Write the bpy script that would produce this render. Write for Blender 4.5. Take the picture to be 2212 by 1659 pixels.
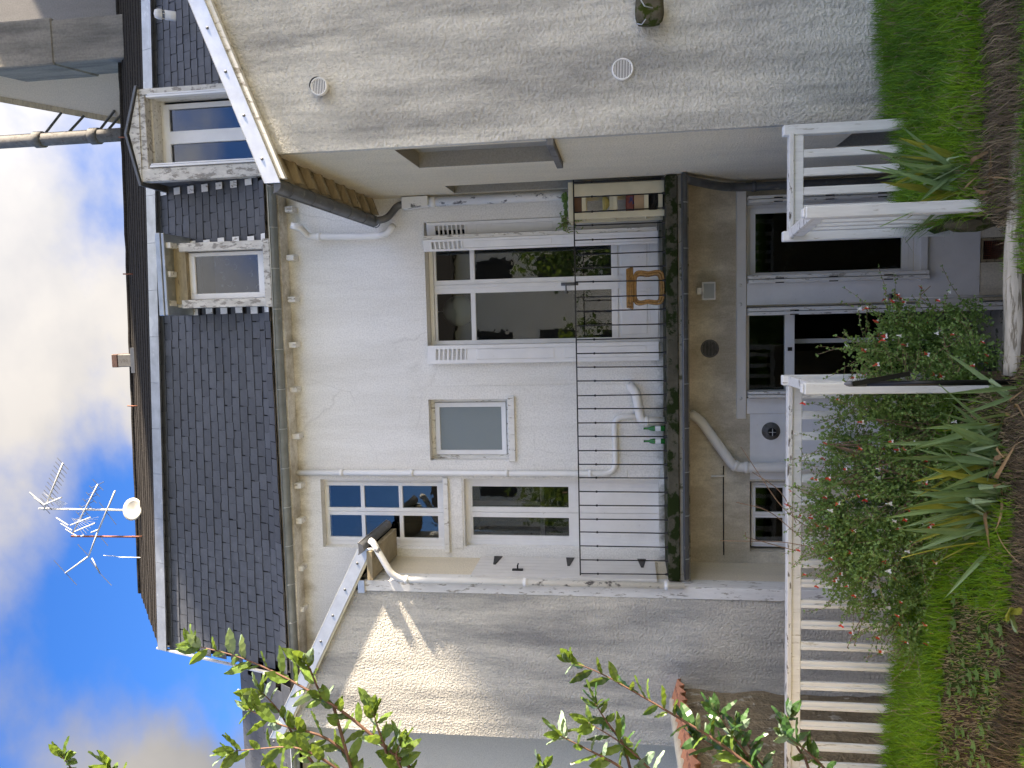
import bpy, bmesh, math, random
from mathutils import Vector, Matrix, Quaternion, noise
random.seed(7)
R_ = math.radians
sc = bpy.context.scene
for o in list(bpy.data.objects): bpy.data.objects.remove(o)

# ------------------------------------------------------------------ camera
EYE = 2.4; FPX = 1694.0
_ps, _p, _r = R_(4.8), R_(8.2), R_(.72)
CF = Vector((-math.sin(_ps)*math.cos(_p), math.cos(_ps)*math.cos(_p), math.sin(_p)))
_wr = Vector((math.cos(_ps), math.sin(_ps), 0)); _wu = _wr.cross(CF)
CR = -_wu*math.cos(_r) - _wr*math.sin(_r)
CU = _wr*math.cos(_r) - _wu*math.sin(_r)
cam_d = bpy.data.cameras.new('camera'); cam = bpy.data.objects.new('camera', cam_d)
sc.collection.objects.link(cam); sc.camera = cam
cam_d.sensor_width = 36; cam_d.lens = FPX/2212*36; cam_d.clip_start = .05; cam_d.clip_end = 2000
cam.matrix_world = Matrix(((CR.x, CU.x, -CF.x, 0), (CR.y, CU.y, -CF.y, 0), (CR.z, CU.z, -CF.z, EYE), (0, 0, 0, 1)))

# ------------------------------------------------------------------ light and sky
SUN = Vector((3.1, -.42, 1.42)).normalized()
sun_d = bpy.data.lights.new('sun', 'SUN'); sun_d.energy = 2.0; sun_d.angle = R_(1.5); sun_d.color = (1, .95, .88)
sun = bpy.data.objects.new('sun', sun_d); sc.collection.objects.link(sun)
sun.rotation_mode = 'QUATERNION'; sun.rotation_quaternion = SUN.to_track_quat('Z', 'Y'); sun.location = (20, -6, 30)

W = bpy.data.worlds.new('World'); sc.world = W; W.use_nodes = True
nt = W.node_tree; nt.nodes.clear(); N = nt.nodes.new; L = nt.links.new
wo = N('ShaderNodeOutputWorld'); mixw = N('ShaderNodeMixShader'); bsky = N('ShaderNodeBackground'); bcl = N('ShaderNodeBackground')
sky = N('ShaderNodeTexSky'); sky.sky_type = 'NISHITA'; sky.sun_disc = False
sky.sun_elevation = math.asin(SUN.z); sky.sun_rotation = math.atan2(SUN.x, SUN.y)
sky.air_density = 1.0; sky.dust_density = .9; sky.ozone_density = 3.2
bsky.inputs[1].default_value = .05
hs_ = N('ShaderNodeHueSaturation'); hs_.inputs['Saturation'].default_value = 1.34; hs_.inputs['Hue'].default_value = .517; hs_.inputs['Value'].default_value = .75; L(sky.outputs[0], hs_.inputs['Color']); L(hs_.outputs[0], bsky.inputs[0])
tc = N('ShaderNodeTexCoord'); mp = N('ShaderNodeMapping'); mp.inputs['Location'].default_value = (1.61, 0.0, .22); mp.inputs['Scale'].default_value = (1, 1.5, 1.35)
L(tc.outputs['Generated'], mp.inputs[0])
n1 = N('ShaderNodeTexNoise'); n1.inputs['Scale'].default_value = 2.1; n1.inputs['Detail'].default_value = 9; n1.inputs['Roughness'].default_value = .52; n1.inputs['Distortion'].default_value = .15
L(mp.outputs[0], n1.inputs['Vector'])
rp = N('ShaderNodeValToRGB'); rp.color_ramp.elements[0].position = .43; rp.color_ramp.elements[1].position = .60
rp.color_ramp.interpolation = 'EASE'
L(n1.outputs[0], rp.inputs[0]); L(rp.outputs[0], mixw.inputs[0])
n2 = N('ShaderNodeTexNoise'); n2.inputs['Scale'].default_value = 4.2; n2.inputs['Detail'].default_value = 7; L(mp.outputs[0], n2.inputs['Vector'])
rp2 = N('ShaderNodeValToRGB'); rp2.color_ramp.elements[0].position = .3; rp2.color_ramp.elements[1].position = .68
rp2.color_ramp.elements[0].color = (.50, .58, .74, 1); rp2.color_ramp.elements[1].color = (.86, .91, 1.0, 1)
L(n2.outputs[0], rp2.inputs[0]); L(rp2.outputs[0], bcl.inputs[0]); # thin cloud scatters forward: it brightens smoothly towards the sun, as real cloud does
dotn = N('ShaderNodeVectorMath'); dotn.operation = 'DOT_PRODUCT'; dotn.inputs[1].default_value = SUN; L(tc.outputs['Generated'], dotn.inputs[0])
hg1 = N('ShaderNodeMath'); hg1.operation = 'MULTIPLY_ADD'; hg1.inputs[1].default_value = -1.0; hg1.inputs[2].default_value = 1.25; L(dotn.outputs['Value'], hg1.inputs[0])
hg2 = N('ShaderNodeMath'); hg2.operation = 'POWER'; hg2.inputs[1].default_value = -1.5; L(hg1.outputs[0], hg2.inputs[0])
hg3 = N('ShaderNodeMath'); hg3.operation = 'MULTIPLY'; hg3.inputs[1].default_value = .100; L(hg2.outputs[0], hg3.inputs[0]); L(hg3.outputs[0], bcl.inputs[1])
L(bsky.outputs[0], mixw.inputs[1]); L(bcl.outputs[0], mixw.inputs[2]); L(mixw.outputs[0], wo.inputs[0])

vs = sc.view_settings; vs.view_transform = 'Standard'; vs.look = 'None'; vs.exposure = 3.55; vs.gamma = 1; vs.use_curve_mapping = False
vs.use_white_balance = True; vs.white_balance_temperature = 7900; vs.white_balance_tint = 12
sc.render.engine = 'CYCLES'

# ------------------------------------------------------------------ pixel helpers (photograph shown at 2212 x 1659)
def ray(X, Y): return CR*((X-1106)/FPX) - CU*((Y-829.5)/FPX) + CF
def Py(X, Y, y): d = ray(X, Y); t = y/d.y; return Vector((d.x*t, y, EYE+d.z*t))
def Pz(X, Y, z): d = ray(X, Y); t = (z-EYE)/d.z; return Vector((d.x*t, d.y*t, z))
def Px(X, Y, x): d = ray(X, Y); t = x/d.x; return Vector((x, d.y*t, EYE+d.z*t))
def B(X0, Y0, X1, Y1, y):
    Xm, Ym = (X0+X1)/2, (Y0+Y1)/2
    return Py(Xm, Y1, y).x, Py(Xm, Y0, y).x, Py(X1, Ym, y).z, Py(X0, Ym, y).z      # x0 x1 z0 z1

# ------------------------------------------------------------------ mesh helpers
class MB:
    def __init__(s): s.v = []; s.f = []; s.m = []
    def face(s, pts, mi=0):
        b = len(s.v); s.v += [tuple(p) for p in pts]; s.f.append(tuple(range(b, b+len(pts)))); s.m.append(mi)
    def box(s, x0, x1, y0, y1, z0, z1, mi=0):
        if x0 > x1: x0, x1 = x1, x0
        if y0 > y1: y0, y1 = y1, y0
        if z0 > z1: z0, z1 = z1, z0
        b = len(s.v)
        s.v += [(x0,y0,z0),(x1,y0,z0),(x1,y1,z0),(x0,y1,z0),(x0,y0,z1),(x1,y0,z1),(x1,y1,z1),(x0,y1,z1)]
        for q in ((0,3,2,1),(4,5,6,7),(0,1,5,4),(1,2,6,5),(2,3,7,6),(3,0,4,7)): s.f.append(tuple(b+i for i in q)); s.m.append(mi)
        return s
    def obox(s, p, q, w, h, up=(0,0,1), mi=0):
        p = Vector(p); q = Vector(q); d = (q-p).normalized(); u = Vector(up); u = (u-d*u.dot(d)).normalized(); a = d.cross(u)
        b = len(s.v)
        for c in (p, q):
            for i, j in ((-1,-1),(1,-1),(1,1),(-1,1)): s.v.append(tuple(c+a*(i*w/2)+u*(j*h/2)))
        for t in ((3,2,1,0),(4,5,6,7),(0,1,5,4),(1,2,6,5),(2,3,7,6),(3,0,4,7)): s.f.append(tuple(b+i for i in t)); s.m.append(mi)
        return s
    def prism(s, poly, off, mi=0):
        off = Vector(off); n = len(poly); b = len(s.v)
        s.v += [tuple(p) for p in poly] + [tuple(Vector(p)+off) for p in poly]
        s.f.append(tuple(range(b, b+n))); s.f.append(tuple(range(b+2*n-1, b+n-1, -1))); s.m += [mi, mi]
        for i in range(n): j = (i+1) % n; s.f.append((b+j, b+i, b+n+i, b+n+j)); s.m.append(mi)
        return s
    def tube(s, pts, r, n=10, mi=0, cap=True, arc=None):
        pts = [Vector(p) for p in pts]; rs = r if isinstance(r, (list, tuple)) else [r]*len(pts)
        t0 = (pts[1]-pts[0]).normalized(); u = t0.orthogonal().normalized(); b = len(s.v)
        for i, p in enumerate(pts):
            t = (pts[min(i+1, len(pts)-1)]-pts[max(i-1, 0)]).normalized()
            u = (u-t*u.dot(t)).normalized(); w = t.cross(u)
            for k in range(n):
                a = 2*math.pi*k/n; s.v.append(tuple(p+(u*math.cos(a)+w*math.sin(a))*rs[i]))
        for i in range(len(pts)-1):
            for k in range(n):
                k2 = (k+1) % n; s.f.append((b+i*n+k, b+i*n+k2, b+(i+1)*n+k2, b+(i+1)*n+k)); s.m.append(mi)
        if cap:
            s.f.append(tuple(b+n-1-k for k in range(n))); s.f.append(tuple(b+(len(pts)-1)*n+k for k in range(n))); s.m += [mi, mi]
        return s
    def trough(s, p, q, r, th=.004, n=9, mi=0):          # half-round gutter, open upwards, with end caps
        p = Vector(p); q = Vector(q); d = (q-p).normalized(); side = d.cross(Vector((0,0,1))).normalized()
        for rr, fl in ((r, 0), (r-th, 1)):
            b = len(s.v)
            for c in (p, q):
                for k in range(n):
                    a = math.pi*k/(n-1); s.v.append(tuple(c+side*math.cos(a)*rr-Vector((0,0,1))*math.sin(a)*rr))
            for k in range(n-1):
                t = (b+k, b+k+1, b+n+k+1, b+n+k); s.f.append(t if fl == 0 else t[::-1]); s.m.append(mi)
        for c in (p, q):
            s.face([c+side*math.cos(math.pi*k/(n-1))*r-Vector((0,0,1))*math.sin(math.pi*k/(n-1))*r for k in range(n)], mi)
        for e in (1, -1): s.tube([p+side*r*e, q+side*r*e], .009, 6, mi)
        return s
    def lathe(s, prof, c, ax, n=24, mi=0):               # prof: (radius, height along axis)
        ax = Vector(ax).normalized(); u = ax.orthogonal().normalized(); w = ax.cross(u); c = Vector(c); b = len(s.v)
        for rr, h in prof:
            for k in range(n):
                a = 2*math.pi*k/n; s.v.append(tuple(c+ax*h+(u*math.cos(a)+w*math.sin(a))*rr))
        for i in range(len(prof)-1):
            for k in range(n):
                k2 = (k+1) % n; s.f.append((b+i*n+k, b+i*n+k2, b+(i+1)*n+k2, b+(i+1)*n+k)); s.m.append(mi)
        return s
    def mesh(s, name, smooth=False):
        me = bpy.data.meshes.new(name); me.from_pydata(s.v, [], s.f); me.polygons.foreach_set('material_index', s.m)
        if smooth: me.polygons.foreach_set('use_smooth', [True]*len(s.f))
        me.update(); return me

def attach(o, parent):
    if parent is not None:
        o.parent = parent
        q = parent; t = Vector((0, 0, 0))
        while q is not None: t += q.location; q = q.parent
        o.location = Vector(o.location) - t
def put(name, me, mats=(), parent=None, loc=(0,0,0), rot=None):
    o = bpy.data.objects.new(name, me); sc.collection.objects.link(o); o.location = loc
    if rot is not None: o.rotation_mode = 'QUATERNION'; o.rotation_quaternion = rot
    if me is not None and not me.materials:
        for m in (mats if isinstance(mats, (list, tuple)) else [mats]): me.materials.append(m)
    attach(o, parent); return o
def obj(name, mb, mats, parent=None, smooth=False, bevel=0):
    me = mb.mesh(name, smooth)
    o = put(name, me, mats, parent)
    if bevel:
        bm = bmesh.new(); bm.from_mesh(me); bmesh.ops.remove_doubles(bm, verts=bm.verts, dist=1e-5)
        bmesh.ops.bevel(bm, geom=[e for e in bm.edges if len(e.link_faces) == 2 and e.calc_face_angle(0) > .6], offset=bevel, segments=1, affect='EDGES', clamp_overlap=True)
        bm.to_mesh(me); bm.free()
    return o
def tag(o, label, cat, group=None):
    o['label'] = label; o['category'] = cat
    if group: o['group'] = group
    return o
def struct(o, kind='structure'): o['kind'] = kind; return o
def thing(name, loc, label, cat, group=None):
    o = bpy.data.objects.new(name, None); sc.collection.objects.link(o); o.location = loc; o.empty_display_size = .1
    return tag(o, label, cat, group)

# ------------------------------------------------------------------ materials
def mat(name):
    m = bpy.data.materials.new(name); m.use_nodes = True; t = m.node_tree; b = t.nodes['Principled BSDF']; return m, t, b
def nn(t, typ, **kw):
    n = t.nodes.new(typ)
    for k, v in kw.items():
        if k in n.inputs: n.inputs[k].default_value = v
        else: setattr(n, k, v)
    return n
def ramp(t, src, stops):
    r = t.nodes.new('ShaderNodeValToRGB'); e = r.color_ramp.elements
    while len(e) < len(stops): e.new(.5)
    for i, (p, c) in enumerate(stops): e[i].position = p; e[i].color = (*c, 1) if len(c) == 3 else c
    t.links.new(src, r.inputs[0]); return r.outputs[0]
def mixc(t, fac, a, b, mode='MIX'):
    m = t.nodes.new('ShaderNodeMix'); m.data_type = 'RGBA'; m.blend_type = mode; m.clamp_factor = True
    for sck, v in ((m.inputs[0], fac), (m.inputs[6], a), (m.inputs[7], b)):
        if hasattr(v, 'is_linked') or isinstance(v, bpy.types.NodeSocket): t.links.new(v, sck)
        elif isinstance(v, (int, float)): sck.default_value = v
        else: sck.default_value = (*v, 1) if len(v) == 3 else v
    return m.outputs[2]
def coords(t, scale=(1,1,1), loc=(0,0,0), kind='Object'):
    c = t.nodes.new('ShaderNodeTexCoord'); m = t.nodes.new('ShaderNodeMapping'); m.inputs['Scale'].default_value = scale; m.inputs['Location'].default_value = loc
    t.links.new(c.outputs[kind], m.inputs[0]); return m.outputs[0]
def noisef(t, vec, scale, detail=5, rough=.55, dist=0):
    n = nn(t, 'ShaderNodeTexNoise', Scale=scale, Detail=detail, Roughness=rough, Distortion=dist); t.links.new(vec, n.inputs['Vector']); return n.outputs[0]
def bump(t, b, h, strength=.4, dist=.01):
    n = nn(t, 'ShaderNodeBump', Strength=strength, Distance=dist); t.links.new(h, n.inputs['Height']); t.links.new(n.outputs[0], b.inputs['Normal'])
def wall_mat(name, base, streak, dirt, amount=.6, bscale=70, bstr=.5, bdist=.012, loc=(0,0,0), lo=.45, hi=.72, patch=None, mould=None, cracks=0):
    m, t, b = mat(name)
    v1 = coords(t, (2.2, 2.2, .35), loc); v2 = coords(t, (1, 1, 1), loc)
    a = ramp(t, noisef(t, v1, 1.5, 7, .6), [(lo, (0,0,0)), (hi, (1,1,1))])
    g = ramp(t, noisef(t, v2, 1.1, 8, .62), [(.38, (0,0,0)), (.66, (1,1,1))])
    f = ramp(t, noisef(t, coords(t, (9, 9, 1.2), loc), 3, 6, .65), [(.5, (0,0,0)), (.8, (1,1,1))])
    mu = nn(t, 'ShaderNodeMath', operation='MULTIPLY'); t.links.new(a, mu.inputs[0]); mu.inputs[1].default_value = amount
    mg = nn(t, 'ShaderNodeMath', operation='MULTIPLY'); t.links.new(g, mg.inputs[0]); mg.inputs[1].default_value = amount*.8
    mf = nn(t, 'ShaderNodeMath', operation='MULTIPLY'); t.links.new(f, mf.inputs[0]); mf.inputs[1].default_value = amount*.6
    c = mixc(t, mg.outputs[0], base, streak); c = mixc(t, mu.outputs[0], c, dirt); c = mixc(t, mf.outputs[0], c, dirt)
    if cracks:
        vo = nn(t, 'ShaderNodeTexVoronoi', feature='DISTANCE_TO_EDGE', Scale=cracks); dv_ = t.nodes.new('ShaderNodeMix'); dv_.data_type = 'VECTOR'; dv_.inputs[0].default_value = .12
        nv = nn(t, 'ShaderNodeTexNoise', Scale=4.0, Detail=6); t.links.new(v2, nv.inputs['Vector']); t.links.new(v2, dv_.inputs[4]); t.links.new(nv.outputs['Color'], dv_.inputs[5]); t.links.new(dv_.outputs[1], vo.inputs['Vector'])
        ck = ramp(t, vo.outputs[0], [(.0, (1,1,1)), (.006, (0,0,0))]); cm = ramp(t, noisef(t, v2, .9, 3), [(.50, (0,0,0)), (.60, (.20,.20,.20))]); c = mixc(t, mixc(t, 1.0, ck, cm, 'MULTIPLY'), c, tuple(k*.45 for k in dirt))
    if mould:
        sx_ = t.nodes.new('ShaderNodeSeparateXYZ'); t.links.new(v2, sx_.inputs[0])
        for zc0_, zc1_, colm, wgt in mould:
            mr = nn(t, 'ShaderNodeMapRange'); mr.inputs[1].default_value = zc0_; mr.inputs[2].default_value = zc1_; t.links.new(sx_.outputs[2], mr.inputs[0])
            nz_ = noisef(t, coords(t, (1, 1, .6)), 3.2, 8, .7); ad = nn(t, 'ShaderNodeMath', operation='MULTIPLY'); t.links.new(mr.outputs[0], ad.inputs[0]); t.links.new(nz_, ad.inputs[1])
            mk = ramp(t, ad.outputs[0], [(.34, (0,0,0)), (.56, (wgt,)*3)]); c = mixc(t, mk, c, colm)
    if patch:
        pm = ramp(t, noisef(t, v2, patch[1], 6, .6), [(patch[2], (0,0,0)), (patch[2]+.03, (1,1,1))]); c = mixc(t, pm, c, patch[0])
    fn = noisef(t, v2, bscale, 3, .6)
    sp = ramp(t, fn, [(.33, (.86,.86,.86)), (.62, (1.04,1.04,1.04))])
    c = mixc(t, 1.0, c, sp, 'MULTIPLY')
    t.links.new(c, b.inputs['Base Color']); b.inputs['Roughness'].default_value = .9; b.inputs['Specular IOR Level'].default_value = .2
    bump(t, b, fn, bstr, bdist); return m
def simple(name, col, rough=.6, var=.12, scale=6, metal=0, spec=.5, dirt=None, dcut=.6, dscale=8, bstr=.15, bscale=40, stretch=(1,1,1), rnd=0):
    m, t, b = mat(name)
    v = coords(t, stretch); n = noisef(t, v, scale, 6, .6)
    lo = tuple(c*(1-var) for c in col); hi = tuple(min(1, c*(1+var)) for c in col)
    c = ramp(t, n, [(.3, lo), (.7, hi)])
    if dirt:
        dm = ramp(t, noisef(t, v, dscale, 8, .65), [(dcut, (0,0,0)), (dcut+.06, (1,1,1))]); c = mixc(t, dm, c, dirt)
    if rnd:
        oi = t.nodes.new('ShaderNodeObjectInfo'); rr = ramp(t, oi.outputs['Random'], [(0, (1-rnd,)*3), (1, (1+rnd,)*3)]); c = mixc(t, 1.0, c, rr, 'MULTIPLY')
    t.links.new(c, b.inputs['Base Color']); b.inputs['Roughness'].default_value = rough; b.inputs['Metallic'].default_value = metal; b.inputs['Specular IOR Level'].default_value = spec
    if bstr: bump(t, b, noisef(t, v, bscale, 4, .6), bstr, .004)
    return m
def leafmat(name, col, col2, trans=.35, rough=.45, scale=3, rnd=.25, kind='Object'):
    m, t, b = mat(name)
    oi = t.nodes.new('ShaderNodeObjectInfo'); v = coords(t, (1,1,1), kind=kind)
    c = ramp(t, noisef(t, v, scale, 5, .65), [(.3, col), (.7, col2)])
    rr = ramp(t, oi.outputs['Random'], [(0, (1-rnd,)*3), (1, (1+rnd,)*3)]); c = mixc(t, 1.0, c, rr, 'MULTIPLY')
    t.links.new(c, b.inputs['Base Color']); b.inputs['Roughness'].default_value = rough; b.inputs['Specular IOR Level'].default_value = .4
    tr = t.nodes.new('ShaderNodeBsdfTranslucent'); lc = mixc(t, .55, c, (.30, .42, .05)); t.links.new(lc, tr.inputs[0])
    mx = t.nodes.new('ShaderNodeMixShader'); mx.inputs[0].default_value = trans
    out = t.nodes['Material Output']; t.links.new(b.outputs[0], mx.inputs[1]); t.links.new(tr.outputs[0], mx.inputs[2]); t.links.new(mx.outputs[0], out.inputs[0])
    return m
def glassmat(name, tint=(.80,.84,.84), ior=1.5, rough=.0, wav=.15):
    m, t, b = mat(name); t.nodes.remove(b)
    tr = t.nodes.new('ShaderNodeBsdfTransparent'); tr.inputs[0].default_value = (*tint, 1)
    gl = t.nodes.new('ShaderNodeBsdfGlossy'); gl.inputs['Roughness'].default_value = rough; gl.inputs[0].default_value = (1, 1, 1, 1)
    fr = nn(t, 'ShaderNodeFresnel', IOR=ior); bp = nn(t, 'ShaderNodeBump', Strength=wav, Distance=.004)
    t.links.new(noisef(t, coords(t), 5, 2), bp.inputs['Height']); t.links.new(bp.outputs[0], gl.inputs['Normal'])
    ad = nn(t, 'ShaderNodeMath', operation='MULTIPLY_ADD'); ad.inputs[1].default_value = 1.35; ad.inputs[2].default_value = .01; t.links.new(fr.outputs[0], ad.inputs[0])
    mx = t.nodes.new('ShaderNodeMixShader'); t.links.new(ad.outputs[0], mx.inputs[0]); t.links.new(tr.outputs[0], mx.inputs[1]); t.links.new(gl.outputs[0], mx.inputs[2])
    t.links.new(mx.outputs[0], t.nodes['Material Output'].inputs[0]); return m

M = {}
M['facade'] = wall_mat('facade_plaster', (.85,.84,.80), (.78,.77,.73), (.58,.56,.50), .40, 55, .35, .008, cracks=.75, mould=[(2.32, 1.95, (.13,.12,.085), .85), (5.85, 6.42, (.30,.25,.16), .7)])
M['lower'] = wall_mat('lower_plaster', (.78,.72,.59), (.68,.61,.48), (.42,.36,.26), .6, 55, .3, .006, (3,0,1), cracks=.9, mould=[(.7, 1.95, (.26,.21,.14), .5)])
M['rendR'] = wall_mat('roughcast_grey', (.78,.745,.65), (.66,.635,.565), (.30,.295,.275), .85, 42, 1.0, .028, (1.3,0,2), .42, .64)
M['rendRside'] = wall_mat('roughcast_cream', (.80,.72,.56), (.74,.67,.53), (.60,.54,.42), .4, 60, .8, .02, (5,0,1))
M['rendL'] = wall_mat('roughcast_stained', (.76,.715,.61), (.64,.61,.545), (.28,.275,.262), .85, 44, 1.0, .028, (4.1,0,.4), .42, .66, cracks=.6)
M['rendN'] = wall_mat('smooth_render', (.66,.64,.57), (.62,.60,.54), (.55,.53,.47), .25, 80, .3, .006)
M['niche'] = wall_mat('niche_render', (.36,.34,.29), (.32,.30,.26), (.26,.24,.2), .3, 60, .7, .015)
M['rubble'] = wall_mat('rubble_wall', (.34,.27,.17), (.25,.19,.12), (.11,.09,.065), .9, 22, 1.0, .05, (0,2,0), patch=((.46,.42,.34), 5, .60))
M['white'] = simple('white_paint', (.80,.80,.79), .45, .05, 5, dirt=(.60,.59,.55), dcut=.66, dscale=14)
M['oldwhite'] = simple('weathered_white_paint', (.76,.75,.71), .65, .1, 6, dirt=(.36,.33,.28), dcut=.57, dscale=11, stretch=(2.5,2.5,.7), bstr=.4)
M['peel'] = simple('peeling_grey_white_paint', (.60,.58,.53), .8, .2, 8, dirt=(.28,.26,.23), dcut=.52, dscale=13, stretch=(2,2,.8), bstr=.6)
M['fence'] = simple('fence_white_paint', (.74,.74,.71), .65, .1, 8, dirt=(.40,.37,.31), dcut=.61, dscale=9, stretch=(4,4,.5), bstr=.3)
M['fencecap'] = simple('fence_cap_paint', (.70,.69,.65), .7, .12, 9, dirt=(.13,.11,.085), dcut=.56, dscale=9, stretch=(1,3,3), bstr=.5)
M['pvc'] = simple('white_pvc', (.80,.79,.75), .35, .04, 4, dirt=(.6,.55,.46), dcut=.70, dscale=7)
M['peelpipe'] = simple('peeling_pipe', (.78,.78,.75), .5, .06, 5, dirt=(.12,.12,.125), dcut=.555, dscale=5, stretch=(2,2,1.1), bstr=.4)
M['zinc'] = simple('zinc', (.42,.45,.46), .38, .18, 5, .75, .5, (.55,.58,.58), .58, 4, .1)
M['gutterz'] = simple('weathered_gutter', (.22,.24,.235), .6, .2, 6, .25, .4, (.30,.31,.29), .6, 5, .15)
M['zincdark'] = simple('dark_zinc', (.13,.135,.14), .5, .22, 7, .4, .5, (.27,.27,.25), .6, 6, .2)
M['flash'] = simple('aluminium_flashing', (.66,.67,.66), .35, .12, 7, .6, .5, (.45,.45,.44), .66, 9, .1)
M['slate'] = simple('slate', (.072,.078,.088), .5, .22, 9, 0, .5, (.105,.11,.118), .62, 12, .3, 30, (1,1,1), .20)
M['slategap_shade'] = simple('slate_gap_shade', (.018,.018,.021), .9, .1, 5, bstr=0)
M['slateold'] = simple('mossy_slate', (.026,.023,.020), .95, .5, 14, 0, .1, (.075,.06,.04), .60, 22, .9, 26, (3,1,1))
M['conc'] = wall_mat('chimney_concrete', (.30,.275,.235), (.22,.205,.18), (.09,.085,.08), .8, 30, .6, .02, (7,0,0))
M['cement'] = simple('cement_flue', (.15,.145,.135), .9, .22, 10, dirt=(.11,.10,.09), dcut=.55, dscale=13, bstr=.4)
M['bouncepaving'] = wall_mat('bounce_paving', (.56,.52,.44), (.50,.46,.39), (.40,.37,.31), .4, 30, .3, .01)
M['whiteh'] = wall_mat('white_house', (.78,.76,.70), (.74,.72,.66), (.62,.6,.54), .3, 30, .2, .006)
M['gable'] = wall_mat('gable_cream', (.56,.51,.42), (.52,.47,.39), (.43,.39,.32), .3, 40, .2, .006)
M['greyn'] = wall_mat('neighbour_grey', (.30,.285,.265), (.25,.24,.22), (.20,.19,.18), .4, 40, .2, .006)
M['iron'] = simple('black_iron', (.018,.017,.017), .5, .3, 20, .3)
M['moss'] = simple('mossy_concrete', (.085,.08,.06), .95, .3, 9, 0, .1, (.018,.028,.008), .48, 6, .9, 40)
M['mossstone'] = simple('mossy_stone', (.13,.115,.08), .95, .3, 9, 0, .1, (.045,.06,.012), .50, 9, 1.0, 30)
M['slabc'] = simple('balcony_concrete', (.30,.285,.245), .9, .2, 7, 0, .2, (.10,.10,.06), .56, 7, .5, 40)
M['eave'] = simple('dirty_eave', (.27,.235,.175), .9, .2, 7, dirt=(.12,.10,.07), dcut=.55, dscale=8)
M['wood'] = simple('raw_wood', (.33,.27,.17), .8, .25, 6, dirt=(.17,.13,.08), dcut=.58, dscale=9, stretch=(1,1,4))
M['cream'] = simple('cream_wood', (.72,.66,.47), .5, .08, 5, dirt=(.5,.44,.3), dcut=.68, dscale=16)
M['rattan'] = simple('rattan', (.36,.19,.055), .4, .3, 26, dirt=(.2,.09,.025), dcut=.56, dscale=24)
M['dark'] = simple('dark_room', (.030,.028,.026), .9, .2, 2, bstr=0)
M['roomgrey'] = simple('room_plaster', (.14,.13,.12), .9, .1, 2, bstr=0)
M['floor_in'] = simple('indoor_tiles', (.42,.40,.38), .35, .08, 4)
M['curtain'] = simple('net_curtain', (.62,.66,.72), .9, .05, 4, bstr=0)
M['terra'] = simple('terracotta', (.50,.215,.115), .85, .22, 9, dirt=(.30,.12,.07), dcut=.6, dscale=9, rnd=.15)
M['mortar'] = simple('cream_mortar', (.62,.55,.42), .95, .1, 9, bstr=.6)
M['soil'] = None
M['log'] = simple('weathered_timber', (.46,.42,.34), .85, .25, 12, dirt=(.20,.17,.12), dcut=.55, dscale=10, stretch=(.5,4,4), bstr=.7)
M['bottle'] = simple('green_glass', (.01,.16,.03), .08, .1, 3, bstr=0, spec=.7)
M['label'] = simple('paper_label', (.72,.76,.78), .6, .06, 9, bstr=0)
M['card'] = simple('cardboard', (.48,.33,.20), .85, .08, 8)
M['red'] = simple('red_pack', (.22,.05,.035), .5, .3, 20, dirt=(.04,.04,.12), dcut=.52, dscale=9)
M['bag'] = simple('black_bag', (.015,.015,.017), .35, .3, 9, bstr=.8, bscale=15)
M['yellow'] = simple('yellow_plastic', (.55,.46,.16), .45, .08, 5)
M['pot'] = simple('brown_pot', (.17,.085,.05), .7, .15, 7)
M['black'] = simple('black_metal', (.012,.012,.013), .35, .2, 8, .2)
M['greycap'] = simple('grey_rubber', (.13,.135,.15), .45, .1, 8)
M['lampglass'] = simple('flood_glass', (.42,.45,.44), .2, .05, 5, bstr=0)
M['white_al'] = simple('white_aluminium', (.83,.83,.82), .3, .04, 4, bstr=0)
M['dish'] = simple('cream_dish', (.46,.44,.38), .5, .08, 6)
M['aerial'] = simple('aerial_alloy', (.55,.55,.53), .4, .08, 6, .3)
M['rust'] = simple('rusty_steel', (.23,.085,.05), .8, .3, 20, .2, dirt=(.4,.3,.24), dcut=.62, dscale=14)
M['brick'] = simple('brick_red', (.11,.062,.048), .9, .2, 9, dirt=(.20,.17,.13), dcut=.56, dscale=7, bstr=.6)
M['bark'] = simple('bay_bark', (.14,.07,.048), .7, .25, 20)
M['twig'] = simple('dry_twig', (.22,.14,.09), .8, .25, 20)
M['lav'] = simple('pink_cloth', (.5,.42,.47), .9, .1, 5, bstr=0)
M['pale'] = simple('pale_shutter_paint', (.70,.68,.64), .55, .05, 5, dirt=(.5,.47,.42), dcut=.68, dscale=12)
M['glass'] = glassmat('window_glass')
M['glassd'] = glassmat('sky_glass', (.50,.56,.62), 1.62, 0, .05)
m, t, b = mat('frosted_glass'); b.inputs['Base Color'].default_value = (.20,.235,.235,1); b.inputs['Roughness'].default_value = .32; b.inputs['Specular IOR Level'].default_value = .8
bump(t, b, noisef(t, coords(t), 60, 3), .35, .004); M['frost'] = m
M['leafbay'] = leafmat('bay_leaf', (.065,.12,.024), (.125,.185,.035), .34, .35, 9, .35)
M['leafbayback'] = leafmat('bay_leaf_pale', (.15,.22,.15), (.19,.27,.19), .2, .5, 9, .2)
M['leafshade'] = leafmat('bay_leaf_shaded', (.022,.06,.018), (.04,.10,.025), .2, .35, 9, .3)  # darker copy of the bay leaf, with the lower branches' shade in its colour
M['salvia'] = leafmat('salvia_leaf', (.11,.215,.055), (.26,.39,.12), .3, .5, 6, .0)
M['petr'] = leafmat('petal_red', (.62,.02,.035), (.75,.05,.05), .3, .5, 30, .3)
M['petw'] = leafmat('petal_white', (.80,.78,.76), (.88,.87,.86), .3, .5, 30, .05)
M['iris'] = leafmat('iris_leaf', (.17,.28,.12), (.29,.42,.20), .3, .4, 8, .3)
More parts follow.
